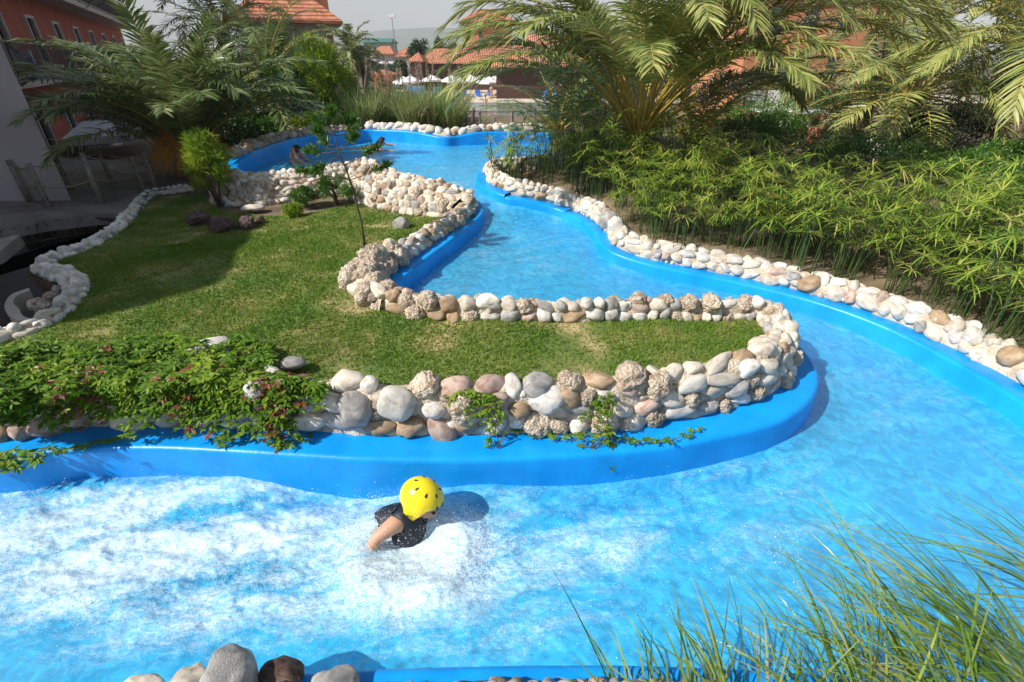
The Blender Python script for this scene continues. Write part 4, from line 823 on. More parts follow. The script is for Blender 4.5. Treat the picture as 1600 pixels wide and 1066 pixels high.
# young conifer-like tree on the lawn
tb = PF(570, 386, Gf); root = empty('young_tree', tb, 'spindly young monkey-tail tree with sparse tufted branches on the lawn', 'tree')
def tp(u, v): return np.array(PY(u, v, tb.y))
g = Geo(); g.tube([np.array(tb)-[0, 0, .05], tp(565, 350), tp(553, 300), tp(540, 262), tp(530, 240), tp(524, 215), tp(520, 200)], [.018, .015, .013, .011, .009, .007, .004], 7); g.obj('trunk', M_BARK, root)
def tuft(g, a, b, ln, n=60):
    t = rng.random(n)**.7; B = a[None]*(1-t[:, None])+b[None]*t[:, None]; d = rand_dirs(n)+(b-a)/np.linalg.norm(b-a)*.8; blades(g, B, d, ln*rng.uniform(.6, 1.1, n), .014, -.1, 2)
for (a, b, dy) in (((529, 238), (475, 238), .1), ((531, 242), (500, 262), -.2), ((524, 228), (495, 222), .2), ((527, 232), (560, 210), -.1), ((538, 258), (585, 232), .15), ((520, 205), (490, 190), .1), ((520, 203), (550, 188), .1), ((521, 200), (518, 172), 0), ((545, 280), (470, 262), -.1), ((545, 282), (600, 262), .2), ((524, 210), (505, 200), -.25), ((524, 212), (545, 205), .3)):
    A_, B_ = tp(*a), tp(*b); B_ = B_+[0, dy, 0]; g = Geo(); g.tube([A_, (A_+B_)/2-[0, 0, .02], B_], [.007, .005, .003], 5, 1); tuft(g, A_*.5+B_*.5, B_, .11, 190); g.obj('branch', [M_SHR, M_BARK], root)
# ------------------------------------------------------------------ people
SKIN = mat('skin', (.50, .26, .17), (.58, .32, .21), rough=.55, scale=8, objco=True); HAIR = mat('dark_hair', (.015, .01, .008), rough=.6); VEST = mat('neoprene', (.008, .009, .014), (.015, .016, .025), rough=.6, scale=20)
YEL = mat('yellow_helmet', (.86, .66, .015), (.88, .70, .02), rough=.22, scale=2, spec=.6)
def skin_body(name, J, E, m, parent, sub=2, root_i=0):
    me = bpy.data.meshes.new(name); me.from_pydata([j[:3] for j in J], E, []); me.materials.append(m); o = link(name, me, parent)
    md = o.modifiers.new('skin', 'SKIN'); md.use_smooth_shade = True; sv = me.skin_vertices[0].data
    for i, j in enumerate(J): sv[i].radius = (j[3], j[4] if len(j) > 4 else j[3])
    sv[root_i].use_root = True; s = o.modifiers.new('sub', 'SUBSURF'); s.levels = s.render_levels = sub; return o
def hand(J, E, i, wrist, dirv, sidev, s=1.):
    d = Vector(dirv).normalized(); sd = Vector(sidev).normalized(); w_ = Vector(wrist); J.append((*(w_+d*.05*s), .022*s, .012*s)); E.append((i, len(J)-1)); pi_ = len(J)-1
    for k, (o_, l) in enumerate(((-.028, .055), (-.009, .065), (.010, .062), (.028, .048))):
        a = w_+d*.085*s+sd*o_*s; b = a+d*l*.5*s-Vector((0, 0, .008*s)); c = a+d*l*s-Vector((0, 0, .022*s)); n = len(J); J += [(*a, .009*s), (*b, .008*s), (*c, .006*s)]; E += [(pi_, n), (n, n+1), (n+1, n+2)]
    n = len(J); J += [(*(w_+d*.04*s-sd*.035*s), .01*s), (*(w_+d*.07*s-sd*.055*s), .007*s)]; E += [(pi_, n), (n, n+1)]
hc = PD(660, 782, 3.2)       # rider's head centre
rt = empty('person', (hc.x-.1, hc.y-.1, 0), 'rider in a yellow helmet and black vest leaning forward in the white water', 'person')
sh = PD(618, 818, 3.13); el = PD(583, 845, 3.08); nk = hc+Vector((-.05, .0, -.12))
che = hc+Vector((-.11, .02, -.20)); pel = hc+Vector((-.42, .0, -.40)); lsh = hc+Vector((-.02, .17, -.20))
fx = Vector((.86, -.30, -.40)).normalized()   # face direction
upv = Vector((.40, -.05, .86)); upv = (upv-fx*upv.dot(fx)).normalized(); rt_ = fx.cross(upv)
def hl(a, b, c): return tuple(hc+fx*a+rt_*b+upv*c)
J = [(*pel, .12, .10), (*((pel+che)/2), .12, .10), (*che, .12, .10), (*nk, .052), (*hl(0, 0, -.05), .07), (*hl(.0, 0, .02), .088), (*hl(-.005, 0, .07), .07), (*sh, .06), (*el, .042), (*(el+Vector((-.02, .03, -.14))), .032), (*lsh, .06), (*(lsh+Vector((.14, .1, -.14))), .04), (*(lsh+Vector((.30, .06, -.2))), .03),
     (*(pel+Vector((-.3, .1, -.02))), .08), (*(pel+Vector((-.6, .12, -.05))), .05), (*(pel+Vector((-.3, -.14, -.02))), .08), (*(pel+Vector((-.6, -.14, -.05))), .05), (*hl(.062, 0, -.05), .062), (*hl(.088, 0, -.085), .032), (*hl(.128, 0, -.028), .014)]
E = [(0, 1), (1, 2), (2, 3), (3, 4), (4, 5), (5, 6), (2, 7), (7, 8), (8, 9), (2, 10), (10, 11), (11, 12), (0, 13), (13, 14), (0, 15), (15, 16), (4, 17), (17, 18), (17, 19)]
hand(J, E, 9, el+Vector((-.02, .03, -.14)), (.1, .1, -.9), (0, 1, 0)); hand(J, E, 12, lsh+Vector((.30, .06, -.2)), (.9, 0, -.3), (0, 1, 0))
skin_body('body', J, E, SKIN, rt)
vs = (sh*.55+che*.45)
fr_ = PD(640, 842, 3.2); J = [(*(pel+Vector((.02, 0, .02))), .155, .125), (*((pel+che)/2+Vector((0, 0, .03))), .155, .14), (*(che+Vector((-.02, .02, .0))), .16, .14), (*(nk+Vector((-.02, 0, -.01))), .08), (*(sh*.8+nk*.2+Vector((-.0, .02, .005))), .078), (*(lsh*.7+nk*.3), .08), (*fr_, .125, .11), (*(fr_+Vector((.0, 0, -.15))), .12, .11)]
skin_body('buoyancy_vest', J, [(0, 1), (1, 2), (2, 3), (3, 4), (3, 5), (2, 6), (6, 7), (4, 6)], VEST, rt)
# helmet shell
g = Geo(); nu, nv = 56, 22; rows = []
for i in range(nu+1):
    ph = 2*math.pi*i/nu; cosf = math.cos(ph); side = abs(math.sin(ph))
    fl = math.exp(-((abs(ph if ph <= math.pi else ph-2*math.pi)-1.62)/.42)**4)
    lim = -.16-.72*fl-.30*(cosf < 0)*abs(cosf)*(1-fl) + .60*max(0, cosf)**.6*(1-fl)
    ring = []
    for j in range(nv+1):
        th = math.pi/2+(lim-math.pi/2)*j/nv; c, s_ = math.cos(max(th, -.2)) - max(0, -th-.2)*.12, math.sin(th); low = max(0, -.0-th)
        rad = (.152*c*cosf, .128*c*math.sin(ph), .142*s_ if th > 0 else .142*math.tan(max(th, -1.1))*.72)
        ring.append(hl(rad[0]-.01, rad[1], rad[2]+.02))
    rows.append(ring)
V = np.array(rows).reshape(-1, 3); g.grid(V, nu+1, nv+1)
Vi = (V-np.array(hl(0, 0, .0)))*.93+np.array(hl(0, 0, .0)); g.grid(Vi, nu+1, nv+1)
b0 = np.arange(nu)*(nv+1)+nv; g.F.append((np.stack([b0, b0+nv+1, b0+nv+1+len(V), b0+len(V)], 1), 0, True))
hm = g.obj('helmet', YEL, rt)
g = Geo()
def vent(ph, th, l, w_):
    g = Geo()
    c, s_ = math.cos(th), math.sin(th); n = (fx*(c*math.cos(ph)/.152)+rt_*(c*math.sin(ph)/.128)+upv*(s_/.142)).normalized(); p_ = Vector(hl(.152*c*math.cos(ph)-.01, .128*c*math.sin(ph), .142*s_+.02))
    dn = (-upv-n*(-upv).dot(n)); dn = dn.normalized() if dn.length > .05 else fx; sd = n.cross(dn); a = np.linspace(0, 2*math.pi, 12, endpoint=False)
    ring = [p_+n*.0015+dn*(math.cos(t)*l)+sd*(math.sin(t)*w_*(1+.35*math.cos(t))) for t in a]; g.poly([tuple(q) for q in ring]); g.obj('vent', BLACKM, hm)
SGN = 1 if rt_.y < 0 else -1
for k in range(7): vent(k*math.pi/3.5+.39, .98, .015, .0075)
for k in (-.45, .1, .5): vent(k*SGN+.0, .42, .016, .009)
def flat_slot(x, z, l, w_):
    g = Geo()
    q = [hl(x+dx_-.01, SGN*.1345, z+dz_) for dx_, dz_ in ((-l, -w_), (l, -w_), (l, w_), (-l, w_))]; g.poly(q); g.obj('vent', BLACKM, hm)
for k in range(3): flat_slot(-.005+.004*k, -.03-.024*k, .018-.002*k, .0048)
g = Geo()
for s_ in (-1, 1): g.ball(hl(.108, .03*s_, -.012), .012, 8, 6)
g.obj('eye', BLACKM, rt)
g = Geo(); g.tube([hl(-.005, SGN*.125, -.085), hl(.02, SGN*.08, -.115), hl(.045, 0, -.125), hl(.02, -SGN*.08, -.115)], .007, 6); g.obj('chin_strap', BLACKM, rt)
# boy standing in the upper pool
def head(geo_name, c, r, face, root, hairfull=True):
    f = Vector(face).normalized(); u_ = Vector((0, 0, 1)); s_ = f.cross(u_).normalized(); g = Geo(); a = np.linspace(0, 2*math.pi, 17); b = np.linspace(-math.pi/2, math.pi/2, 11); A, B = np.meshgrid(a, b, indexing='ij')
    V = np.stack([np.cos(A)*np.cos(B), np.sin(A)*np.cos(B), np.sin(B)], -1).reshape(-1, 3); fr = V[:, 0]; V = V*np.array([1.0, .84, 1.15]); V = V*1.06+np.array([-.06, 0, .08]); M = np.array((f, s_, u_)); g.grid(V*r@M+np.array(c), 17, 11)
    keep = [q for q in range(len(g.F[0][0])) if not ((V[g.F[0][0][q]][:, 0].mean() > .28 and V[g.F[0][0][q]][:, 2].mean() < .62) or V[g.F[0][0][q]][:, 2].mean() < -.35)]
    g.F[0] = (g.F[0][0][keep], 0, True); return g.obj('hair', HAIR, root)
wz = .9
bp_ = PZ(460, 254, wz); root = empty('person', (bp_.x, bp_.y, wz-.5), 'boy with bare back standing waist deep by the shaded blue wall', 'person')
hd = PY(465, 236, bp_.y)+Vector((0, 0, -.0)); b = Vector((bp_.x, bp_.y, wz)); s = .8
J = [(*(b+Vector((-.02, 0, -.05))), .12, .09), (*(b+Vector((.01, .02, .12))), .10, .08), (*(b+Vector((.05, .03, .24))), .12, .08), (*(b+Vector((.09, .02, .31))), .045), (*(hd+Vector((0, 0, -.03))), .07), (*(hd+Vector((0, 0, .04))), .08),
     (*(b+Vector((.0, .12, .25))), .045), (*(b+Vector((.1, .2, .1))), .035), (*(b+Vector((.22, .2, .0))), .028), (*(b+Vector((.06, -.10, .25))), .045), (*(b+Vector((.14, -.16, .1))), .035), (*(b+Vector((.26, -.12, .0))), .028), (*(b+Vector((.0, .08, -.35))), .07), (*(b+Vector((0, -.08, -.35))), .07), (*(hd+Vector((.08, 0, -.02))), .02)]
E = [(0, 1), (1, 2), (2, 3), (3, 4), (4, 5), (2, 6), (6, 7), (7, 8), (2, 9), (9, 10), (10, 11), (0, 12), (0, 13), (4, 14)]
hand(J, E, 8, b+Vector((.22, .2, 0)), (1, 0, -.2), (0, 1, 0), .8); hand(J, E, 11, b+Vector((.26, -.12, 0)), (1, 0, -.2), (0, 1, 0), .8)
skin_body('body', J, E, SKIN, root); head('hair', hd+Vector((0, 0, .0)), .095, (1, .2, 0), root)
J = [(*(b+Vector((-.02, 0, -.08))), .135, .11), (*(b+Vector((-.01, 0, .03))), .13, .1)]; skin_body('swim_shorts', J, [(0, 1)], VEST, root, 1)
# swimmer
hp = PZ(597, 224, wz+.1); root = empty('person', (hp.x, hp.y, wz-.3), 'dark haired swimmer stretched out in the upper pool with splashes around', 'person')
b = Vector((hp.x, hp.y, wz))
J = [(*(b+Vector((-.75, .0, -.08))), .11, .08), (*(b+Vector((-.4, 0, -.05))), .11, .08), (*(b+Vector((-.22, 0, -.02))), .13, .08), (*(b+Vector((-.08, 0, .04))), .05), (*(b+Vector((0, 0, .10))), .075), (*(b+Vector((.01, 0, .15))), .075), (*(b+Vector((-.22, -.18, .02))), .045), (*(b+Vector((.0, -.32, -.01))), .035), (*(b+Vector((.2, -.28, -.02))), .028),
     (*(b+Vector((-.22, .18, .02))), .045), (*(b+Vector((-.05, .4, .04))), .035), (*(b+Vector((.15, .42, .0))), .028), (*(b+Vector((-1.1, .08, -.1))), .065), (*(b+Vector((-1.45, .1, -.08))), .045), (*(b+Vector((-1.1, -.08, -.06))), .065), (*(b+Vector((-1.45, -.1, -.02))), .045), (*(b+Vector((.09, 0, .09))), .02)]
E = [(0, 1), (1, 2), (2, 3), (3, 4), (4, 5), (2, 6), (6, 7), (7, 8), (2, 9), (9, 10), (10, 11), (0, 12), (12, 13), (0, 14), (14, 15), (4, 16)]
hand(J, E, 8, b+Vector((.2, -.28, -.02)), (1, .1, -.1), (0, 1, 0), .9); hand(J, E, 11, b+Vector((.15, .42, 0)), (1, 0, -.1), (0, 1, 0), .9)
skin_body('body', J, E, SKIN, root); head('hair', b+Vector((.0, 0, .12)), .10, (1, .0, .1), root)
# spray
def spray():
    g = Geo(); n = 45000; u = rng.uniform(-40, 1250, n); v = rng.uniform(715, 1040, n); fm = foam_caustic_at(u, v)*(.3+1.4*fbm(u*.012, v*.02, 0, 3, 61)); k = rng.random(n) < fm*fm*1.3; u, v = u[k], v[k]
    # extra around the rider and crest line
    n2 = 9000; a = rng.uniform(0, 6.28, n2); rr = rng.normal(1, .25, n2); u2 = 650+rr*105*np.cos(a); v2 = 868+rr*52*np.sin(a); n3 = 2500; u3 = np.concatenate([rng.uniform(0, 460, n3//2), rng.uniform(560, 1100, n3//2)]); v3 = np.interp(u3, [0, 130, 400, 470, 560, 760, 850, 1100], [790, 738, 742, 770, 800, 745, 760, 735])+rng.normal(0, 9, len(u3))
    u = np.concatenate([u, u2, u3]); v = np.concatenate([v, v2, v3]); dx = (u-800)/FPX; dy = (533-v)/FPX; Y = dy*SP+CP; Z = dy*CP-SP; t = -CAMH/Z; x = dx*t; y = Y*t
    z = Wf(x, y)+.02+rng.exponential(.03, len(x))*np.where((np.abs(u-650) < 150) & (np.abs(v-868) < 80), 1.8, 1.); c = np.stack([x, y, z], 1); kk = inpoly(x, y, CH) & (distpoly(x, y, CH) > .04); c = c[kk]; r = rng.uniform(.0009, .003, len(c))*np.where(rng.random(len(c)) < .04, 1.7, 1)
    O = np.array([(1, 0, 0), (-1, 0, 0), (0, 1, 0), (0, -1, 0), (0, 0, 1), (0, 0, -1)]); V = (c[:, None]+O[None]*r[:, None, None]).reshape(-1, 3); f = np.array([(0, 2, 4), (2, 1, 4), (1, 3, 4), (3, 0, 4), (2, 0, 5), (1, 2, 5), (3, 1, 5), (0, 3, 5)])
    F = (f[None]+(np.arange(len(c))*6)[:, None, None]).reshape(-1, 3); g.add(V, F, 0, True); return g
tag(spray().obj('spray', mat('water_drop', (.9, .93, .95), rough=.15, spec=.8)), 'fine white spray flying off the rapids', 'spray', kind='stuff')
# ------------------------------------------------------------------ left side: paving, fence, buildings
g = Geo(); walk = [PF(u, v, Gf) for u, v in ((-200,385),(0,356),(60,345),(150,336),(218,338),(235,305),(300,292),(285,278),(200,262),(120,258),(0,262),(-300,280))]
g.prism([(p.x, p.y) for p in walk], .3, .50); o = g.obj('walkway', mat('paving_painted_shade', (.16, .14, .12), (.26, .23, .2), rough=.9, scale=3, bump=.5, bscale=14)); tag(o, kind='structure')  # darker copy of the paving colour imitates the shade on the walkway
g = Geo(); arc_ = [PZ(u, v, .56) for u, v in ((45,450),(18,460),(7,477),(14,493),(38,503),(66,502))]
cen = PZ(56, 476, .56); A = cr([(p.x, p.y) for p in arc_], 24); rows = []
for q in A:
    d_ = Vector((q[0]-cen.x, q[1]-cen.y)); d_n = d_.normalized(); i_ = Vector(q)-d_n*.1; rows.append([(q[0], q[1], .1), (q[0], q[1], .56), (i_.x, i_.y, .56), (i_.x, i_.y, .1)])
g.grid(np.array(rows).reshape(-1, 3), 24, 4, 0, False); o = g.obj('pond_ledge', CONC); recenter(o); tag(o, 'curved pale stone ledge round the rocks in the pond corner', 'ledge')
for (u, v, s_, k_, lab) in ((62,478,.2,'porous','porous brown rock inside the curved stone ledge'),(80,468,.16,'porous','second porous rock inside the ledge nearest the edging'),(92,455,.14,'grey','grey rock leaning on the white edging inside the ledge')):
    p = PZ(u, v, .52); o = link('rock', rock_mesh('rock', k_, int(u*3), k_ == 'porous'), None, p); o.scale = (s_/2,)*3; tag(o, lab, 'rock')
g = Geo(); q = [PZ(u, v, .34) for u, v in ((-60,372),(0,366),(38,352),(28,370),(0,392),(-60,420))]; g.prism([(p.x, p.y) for p in q], .1, .34); o = g.obj('stone_step', CONC); recenter(o); tag(o, 'pale stone slab at the water edge below the rope fence', 'step')
# rope fence: posts (u_base, v_base, u_top, v_top)
root = empty('rope_fence', PF(120, 320, Gf), 'wooden post and rope fence with netting in the shade by the dark pond', 'fence'); tops = []
for (ub, vb, ut, vt) in ((48,318,8,250),(78,326,42,256),(112,300,78,238),(160,320,128,238),(178,292,150,236),(226,300,203,245),(245,296,225,238)):
    b_ = PZ(ub, vb, .47); t_ = PY(ut, vt, b_.y); t_ = Vector((b_.x+.3*(t_.x-b_.x), b_.y, t_.z)); g = Geo(); g.tube([b_, b_*.5+t_*.5, t_], [.05, .045, .042], 9); g.obj('post', GREYWOOD, root); tops.append((b_, t_))
for seq in ((0, 1, 3, 5), (2, 4, 6)):
    for a_, c_ in zip(seq[:-1], seq[1:]):
        for fr in (.95, .5):
            p0 = tops[a_][0].lerp(tops[a_][1], fr); p1 = tops[c_][0].lerp(tops[c_][1], fr); tt = np.linspace(0, 1, 12); g = Geo(); P = [np.array(p0.lerp(p1, t)) - np.array([0, 0, .12*4*t*(1-t)*.6]) for t in tt]; g.tube(P, .012, 6); g.obj('rope', ROPE, root)
        g = Geo(); p0a, p0b = tops[a_]; p1a, p1b = tops[c_]
        for k in range(14):
            f = k/13; g.tube([np.array(p0a.lerp(p1a, f)), np.array(p0a.lerp(p1a, min(1, f+.18)).lerp(p0b.lerp(p1b, min(1, f+.18)), .85))], .003, 3); g.tube([np.array(p0a.lerp(p1a, f)), np.array(p0a.lerp(p1a, max(0, f-.18)).lerp(p0b.lerp(p1b, max(0, f-.18)), .85))], .003, 3)
        g.obj('net', ROPE, root)
# white building block and tall wing that shades the garden
root = empty('white_building', (-10, 9.3, 0), 'white rendered building corner in shade behind the rope fence', 'building')
g = Geo(); g.prism([(-8.2, 9.1), (-11.9, 12.5), (-13, 12.5), (-12.5, 8.9)], -.8, 3.5); g.obj('wall', WHITEW, root)
g = Geo(); q = [PZ(u, 300, .45) for u in (-60, 12)]; g.box(((q[0].x+q[1].x)/2-.3, 9.0, .4), (1.6, .3, 1.9)); g.obj('plinth', CONC, root)
g = Geo(); g.prism([(-8.15, 9.0), (-11.85, 12.6), (-13.1, 12.6), (-12.6, 8.8)], 3.503, 3.62); g.obj('parapet', WHITEW, root)
root = empty('hotel_wing', (-12, 3, 0), 'tall hotel wing whose shadow falls over the lawn', 'building')
fp = [(-9.4,2.24),(-9.75,1.75),(-10.2,1.35),(-15,0),(-20,6),(-17,13),(-13.4,10.5),(-12.2,8.6),(-11.4,7.0),(-10.5,5.0),(-9.9,3.6),(-9.5,2.8)]
g = Geo(); g.prism(fp, -.8, 6.45); g.obj('wall', TERRA, root); g = Geo(); g.prism([(x_*1.0+.0, y_) for x_, y_ in fp], 6.453, 6.65); g.obj('roof', TILE, root)
# terracotta hotel with balconies: facade from A to B
def facade(root, A, B, z0, z1, floors, nwin, wallm, win=(1.0, 1.9), balc=True, depth=4, first=0.):
    A = Vector(A); B = Vector(B); d = (B-A); L = d.length; d.normalize(); n = Vector((d.y, -d.x)); n = n if n.dot(Vector((0, -1))) > -.2 and n.x > -2 else -n
    if n.dot(-(A+B)/2) < 0: n = -n
    back = -n*depth; g = Geo(); g.prism([tuple(A), tuple(B), tuple(B+back), tuple(A+back)], z0, z1); g.obj('wall', wallm, root); rz = math.atan2(d.y, d.x)
    for fz in floors:
        for k in range(nwin):
            c = A+d*(L*(k+.5)/nwin+first); f = Geo(); w_, h_ = win; ctr = c+n*.04
            for sx in (-1, 1): f.box((*(ctr+d*sx*(w_/2+.05)), fz+h_/2), (.1, .12, h_+.2), rz)
            f.box((*ctr, fz+h_+.052), (w_, .12, .1), rz); fo = f.obj('window', WHITEW, root)
            q = Geo(); q.box((*(c+n*.01), fz+h_/2), (w_-.004, .04, h_), rz); q.obj('pane', GLASS, fo)
            q = Geo(); q.box((*(c+n*.05), fz+h_/2), (.05, .05, h_-.01), rz); q.obj('mullion', DARKW, fo)
        if balc:
            bm_ = Geo(); mid = (A+B)/2+n*.55; bm_.box((*mid, fz-.1), (L, 1.1, .2), rz); bo = bm_.obj('balcony', mat('balcony_slab', (.42, .38, .35), rough=.9), root)
            rg = Geo(); e = mid+n*.52; rg.box((*e, fz+.95), (L, .05, .05), rz); rg.box((*e, fz+.1), (L, .04, .04), rz)
            for k in range(int(L/.14)): rg.box((*(e+d*(-L/2+.07+k*.14)), fz+.52), (.018, .018, .82), rz)
            rg.obj('railing', BLACKM, bo)
root = empty('hotel', (-20, 24, -1), 'terracotta hotel with balconies half hidden by the dark palm', 'building')
facade(root, (-14, 13.5), (-31, 45.5), -1, 12, (-.55, 2.27, 5.1), 9, TERRA)
p = PY(18, 88, 18.5); g = Geo(); V = np.array([(p.x+.25*i, 18.5-.1*i*.0+.3, p.z-.5*j+.02*math.sin(i*2.)) for i in range(5) for j in range(3)]); 
p = PY(14, 78, 17.2); 
g = Geo(); rows = [[(p.x+.12*i, p.y+.05*math.sin(i*1.7), p.z-.3*j) for j in range(4)] for i in range(6)]; g.grid(np.array(rows).reshape(-1, 3), 6, 4); V_ = g.V[0].copy(); V_[:, 1] += .02; g.grid(V_, 6, 4); o = g.obj('beach_towel', mat('towel_blue', (.25, .35, .7), (.7, .72, .8), rough=1, scale=4, lo=.45, hi=.5)); recenter(o); tag(o, 'blue and white beach towel hung over the hotel balcony rail', 'towel')
# balcony floor terrace below with furniture hint
p = PY(185, 205, 16.5); g = Geo(); g.box((p.x-1.2, 17.5, p.z-.1), (5.5, 1.6, .2), -1.0); o = g.obj('terrace_slab', WHITEW); recenter(o); tag(o, 'white terrace edge in the shade behind the palm fronds', 'terrace')
# tower with hip roof
def hip(root, c, hw, hd, z0, z1, over=.5, rz=0., m=TILE, ridge=0., th=.15):
    g = Geo(); ca, sa = math.cos(rz), math.sin(rz)
    def T(x, y, z): return (c[0]+x*ca-y*sa, c[1]+x*sa+y*ca, z)
    a, b = hw+over, hd+over; r = ridge
    V = [T(-a, -b, z0), T(a, -b, z0), T(a, b, z0), T(-a, b, z0), T(-r, 0, z1), T(r, 0, z1), T(-a, -b, z0-th), T(a, -b, z0-th), T(a, b, z0-th), T(-a, b, z0-th)]
    g.add(V, [(0, 1, 5, 4), (2, 3, 4, 5), (0, 6, 7, 1), (1, 7, 8, 2), (2, 8, 9, 3), (3, 9, 6, 0), (9, 8, 7, 6)], 0); g.F.append((np.array([(1, 2, 5), (3, 0, 4)])+g.n-10, 0, False)); return g.obj('roof', m, root)
def house(label, c, hw, hd, z0, z1, zr, rz, wallm, wins=(), ridge=.0, over=.5, name='house', m=TILE, cat='house'):
    root = empty(name, (c[0], c[1], z0), label, cat); g = Geo(); g.box((c[0], c[1], (z0+z1)/2), (2*hw, 2*hd, z1-z0), rz); g.obj('wall', wallm, root); hip(root, c, hw, hd, z1, zr, over, rz, m, ridge)
    ca, sa = math.cos(rz), math.sin(rz)
    for (x_, z_, w_, h_) in wins:
        g = Geo(); yy = -hd-.03; g.box((c[0]+x_*ca-yy*sa, c[1]+x_*sa+yy*ca, z_), (w_, .1, h_), rz); f = g.obj('window', DARKW, root); g = Geo(); yy = -hd-.09; g.box((c[0]+x_*ca-yy*sa, c[1]+x_*sa+yy*ca, z_), (w_*.8, .03, h_*.85), rz); g.obj('pane', GLASS, f)
    return root
e = PY(533, 30, 34); house('round shouldered hotel tower with red tiled roof beside the sky', (e.x-4.6, 37.5), 2.3, 2.3, -1.2, e.z, e.z+2.6, .35, WHITEW, [(1.2, e.z-1.4, .9, 1.4), (-.8, e.z-1.4, .9, 1.4)], 0, 1.0, 'hotel_tower', TILE2, 'tower')
house('upper tower of the hotel rising above the tiled roof', (e.x-4.3, 40.5), 1.5, 1.5, 2, e.z+4.5, e.z+6, .35, TERRAL, [], 0, .4, 'hotel_tower', TILE2, 'tower')
def pxhouse(label, u0, u1, vt, ve, vb, y, wallm, rz=0., ridge=.5, wins=(), m=TILE, hd=3., **k):
    a = PY(u0, ve, y); b_ = PY(u1, ve, y); t = PY(u0, vt, y+hd); lo = PY(u0, vb, y)
    hw = (b_.x-a.x)/2; return house(label, ((a.x+b_.x)/2, y+hd), hw, hd, min(lo.z, -1.3), a.z, t.z, rz, wallm, [(hw*x_, a.z+(lo.z-a.z)*f, hw*w_, (a.z-lo.z)*h_) for x_, f, w_, h_ in wins], hw*ridge, m=m, **k)
pxhouse('dark timbered pool bar with the longest red tiled roof', 662, 860, 76, 98, 150, 84, DARKW, hd=5, ridge=.9, over=.7, wins=((-.35, .3, .15, .2), (.0, .3, .2, .2)))
pxhouse('small dark bar gable left of the long tiled roof', 641, 657, 82, 95, 150, 80, DARKW, hd=3, ridge=.1, over=.4)
pxhouse('white villa with red roof and arched balcony', 582, 612, 72, 84, 125, 120, WHITEW, hd=4, ridge=.5, wins=((-.4, .4, .3, .25), (.3, .4, .3, .25), (0, .8, .8, .2)), over=.6)
pxhouse('narrow white villa between the arched one and the bar', 620, 640, 75, 88, 125, 110, WHITEW, hd=3, ridge=.2, wins=((0, .6, .4, .3),), over=.4)
pxhouse('little snack kiosk with pyramid tile roof', 583, 607, 108, 116, 128, 74, TERRAL, hd=1.6, ridge=.0, over=.6)
pxhouse('green roofed hotel block far behind the villas', 568, 610, 60, 66, 110, 190, mat('green_render', (.22, .36, .30), (.3, .42, .36), rough=.9, scale=.2), hd=5, ridge=.95, m=mat('green_roof', (.05, .16, .13), rough=.7), wins=((-.6, .3, .2, .3), (-.2, .3, .2, .3), (.2, .3, .2, .3), (.6, .3, .2, .3)), over=.6)
pxhouse('grey green office front under a pale canopy', 590, 622, 96, 99, 112, 96, mat('teal_render', (.12, .3, .3), rough=.8), hd=2, ridge=.9, m=WHITEW, over=.5)
pxhouse('orange restaurant with stepped tiled roofs behind the palm', 775, 1150, 52, 104, 140, 64, DARKW, hd=9, ridge=.7, over=.8, wins=((-.6, .5, .1, .4), (-.2, .5, .1, .4), (.2, .5, .1, .4), (.6, .5, .1, .4)))
pxhouse('orange annex with chimney beside the longest tiled roof', 724, 800, 14, 34, 110, 98, TERRAL, hd=4, ridge=.4, over=.8, wins=((-.3, .3, .16, .2), (.3, .3, .16, .2)))
pxhouse('terracotta hotel block above the garden palms', 1190, 1440, -90, -40, 150, 27, TERRAL, hd=3.5, ridge=.5, over=.5, wins=((-.7, .35, .14, .22), (-.25, .35, .14, .22), (.2, .35, .14, .22), (.65, .35, .14, .22), (-.7, .75, .14, .2), (-.25, .75, .14, .2), (.2, .75, .14, .2)))
# far deck, pond and hills
DECKZ = -1.25
g = Geo(); g.poly([(-30, 57, DECKZ+.1), (60, 57, DECKZ+.1), (60, 84, DECKZ+.1), (-30, 84, DECKZ+.1)]); tag(g.obj('beach', SAND), kind='structure')
PW = mat('lagoon_water', (.20, .30, .27), (.28, .36, .32), rough=.12, scale=.6, bump=.5, bscale=3, bdist=.04)
g = Geo(); g.poly([(-20, 33, -1.18), (9, 33, -1.18), (16, 58, -1.14), (-30, 58, -1.14)]); tag(g.obj('lagoon_water', PW), kind='structure')
HILL = mat('hill_green', (.05, .08, .05), (.09, .12, .07), rough=1, scale=.01)
g = Geo(); xs = np.linspace(-3500, 3500, 120); rows = []
for x_ in xs:
    h = 90*math.exp(-((x_+150)/900)**2)+40+60*float(fbm(x_*.002, 0., 0, 4, 8)); h *= .8; rows.append([(x_, 2000, -20), (x_, 2250, h*.55), (x_, 2600, h), (x_, 3200, -20)])
g.grid(np.array(rows).reshape(-1, 3), 120, 4); tag(g.obj('hills', HILL), kind='structure')
g = Geo(); g.poly([(-5000, 880, -1.4), (5000, 880, -1.4), (5000, 6000, -1.4), (-5000, 6000, -1.4)]); tag(g.obj('terrain', HILL), kind='structure')
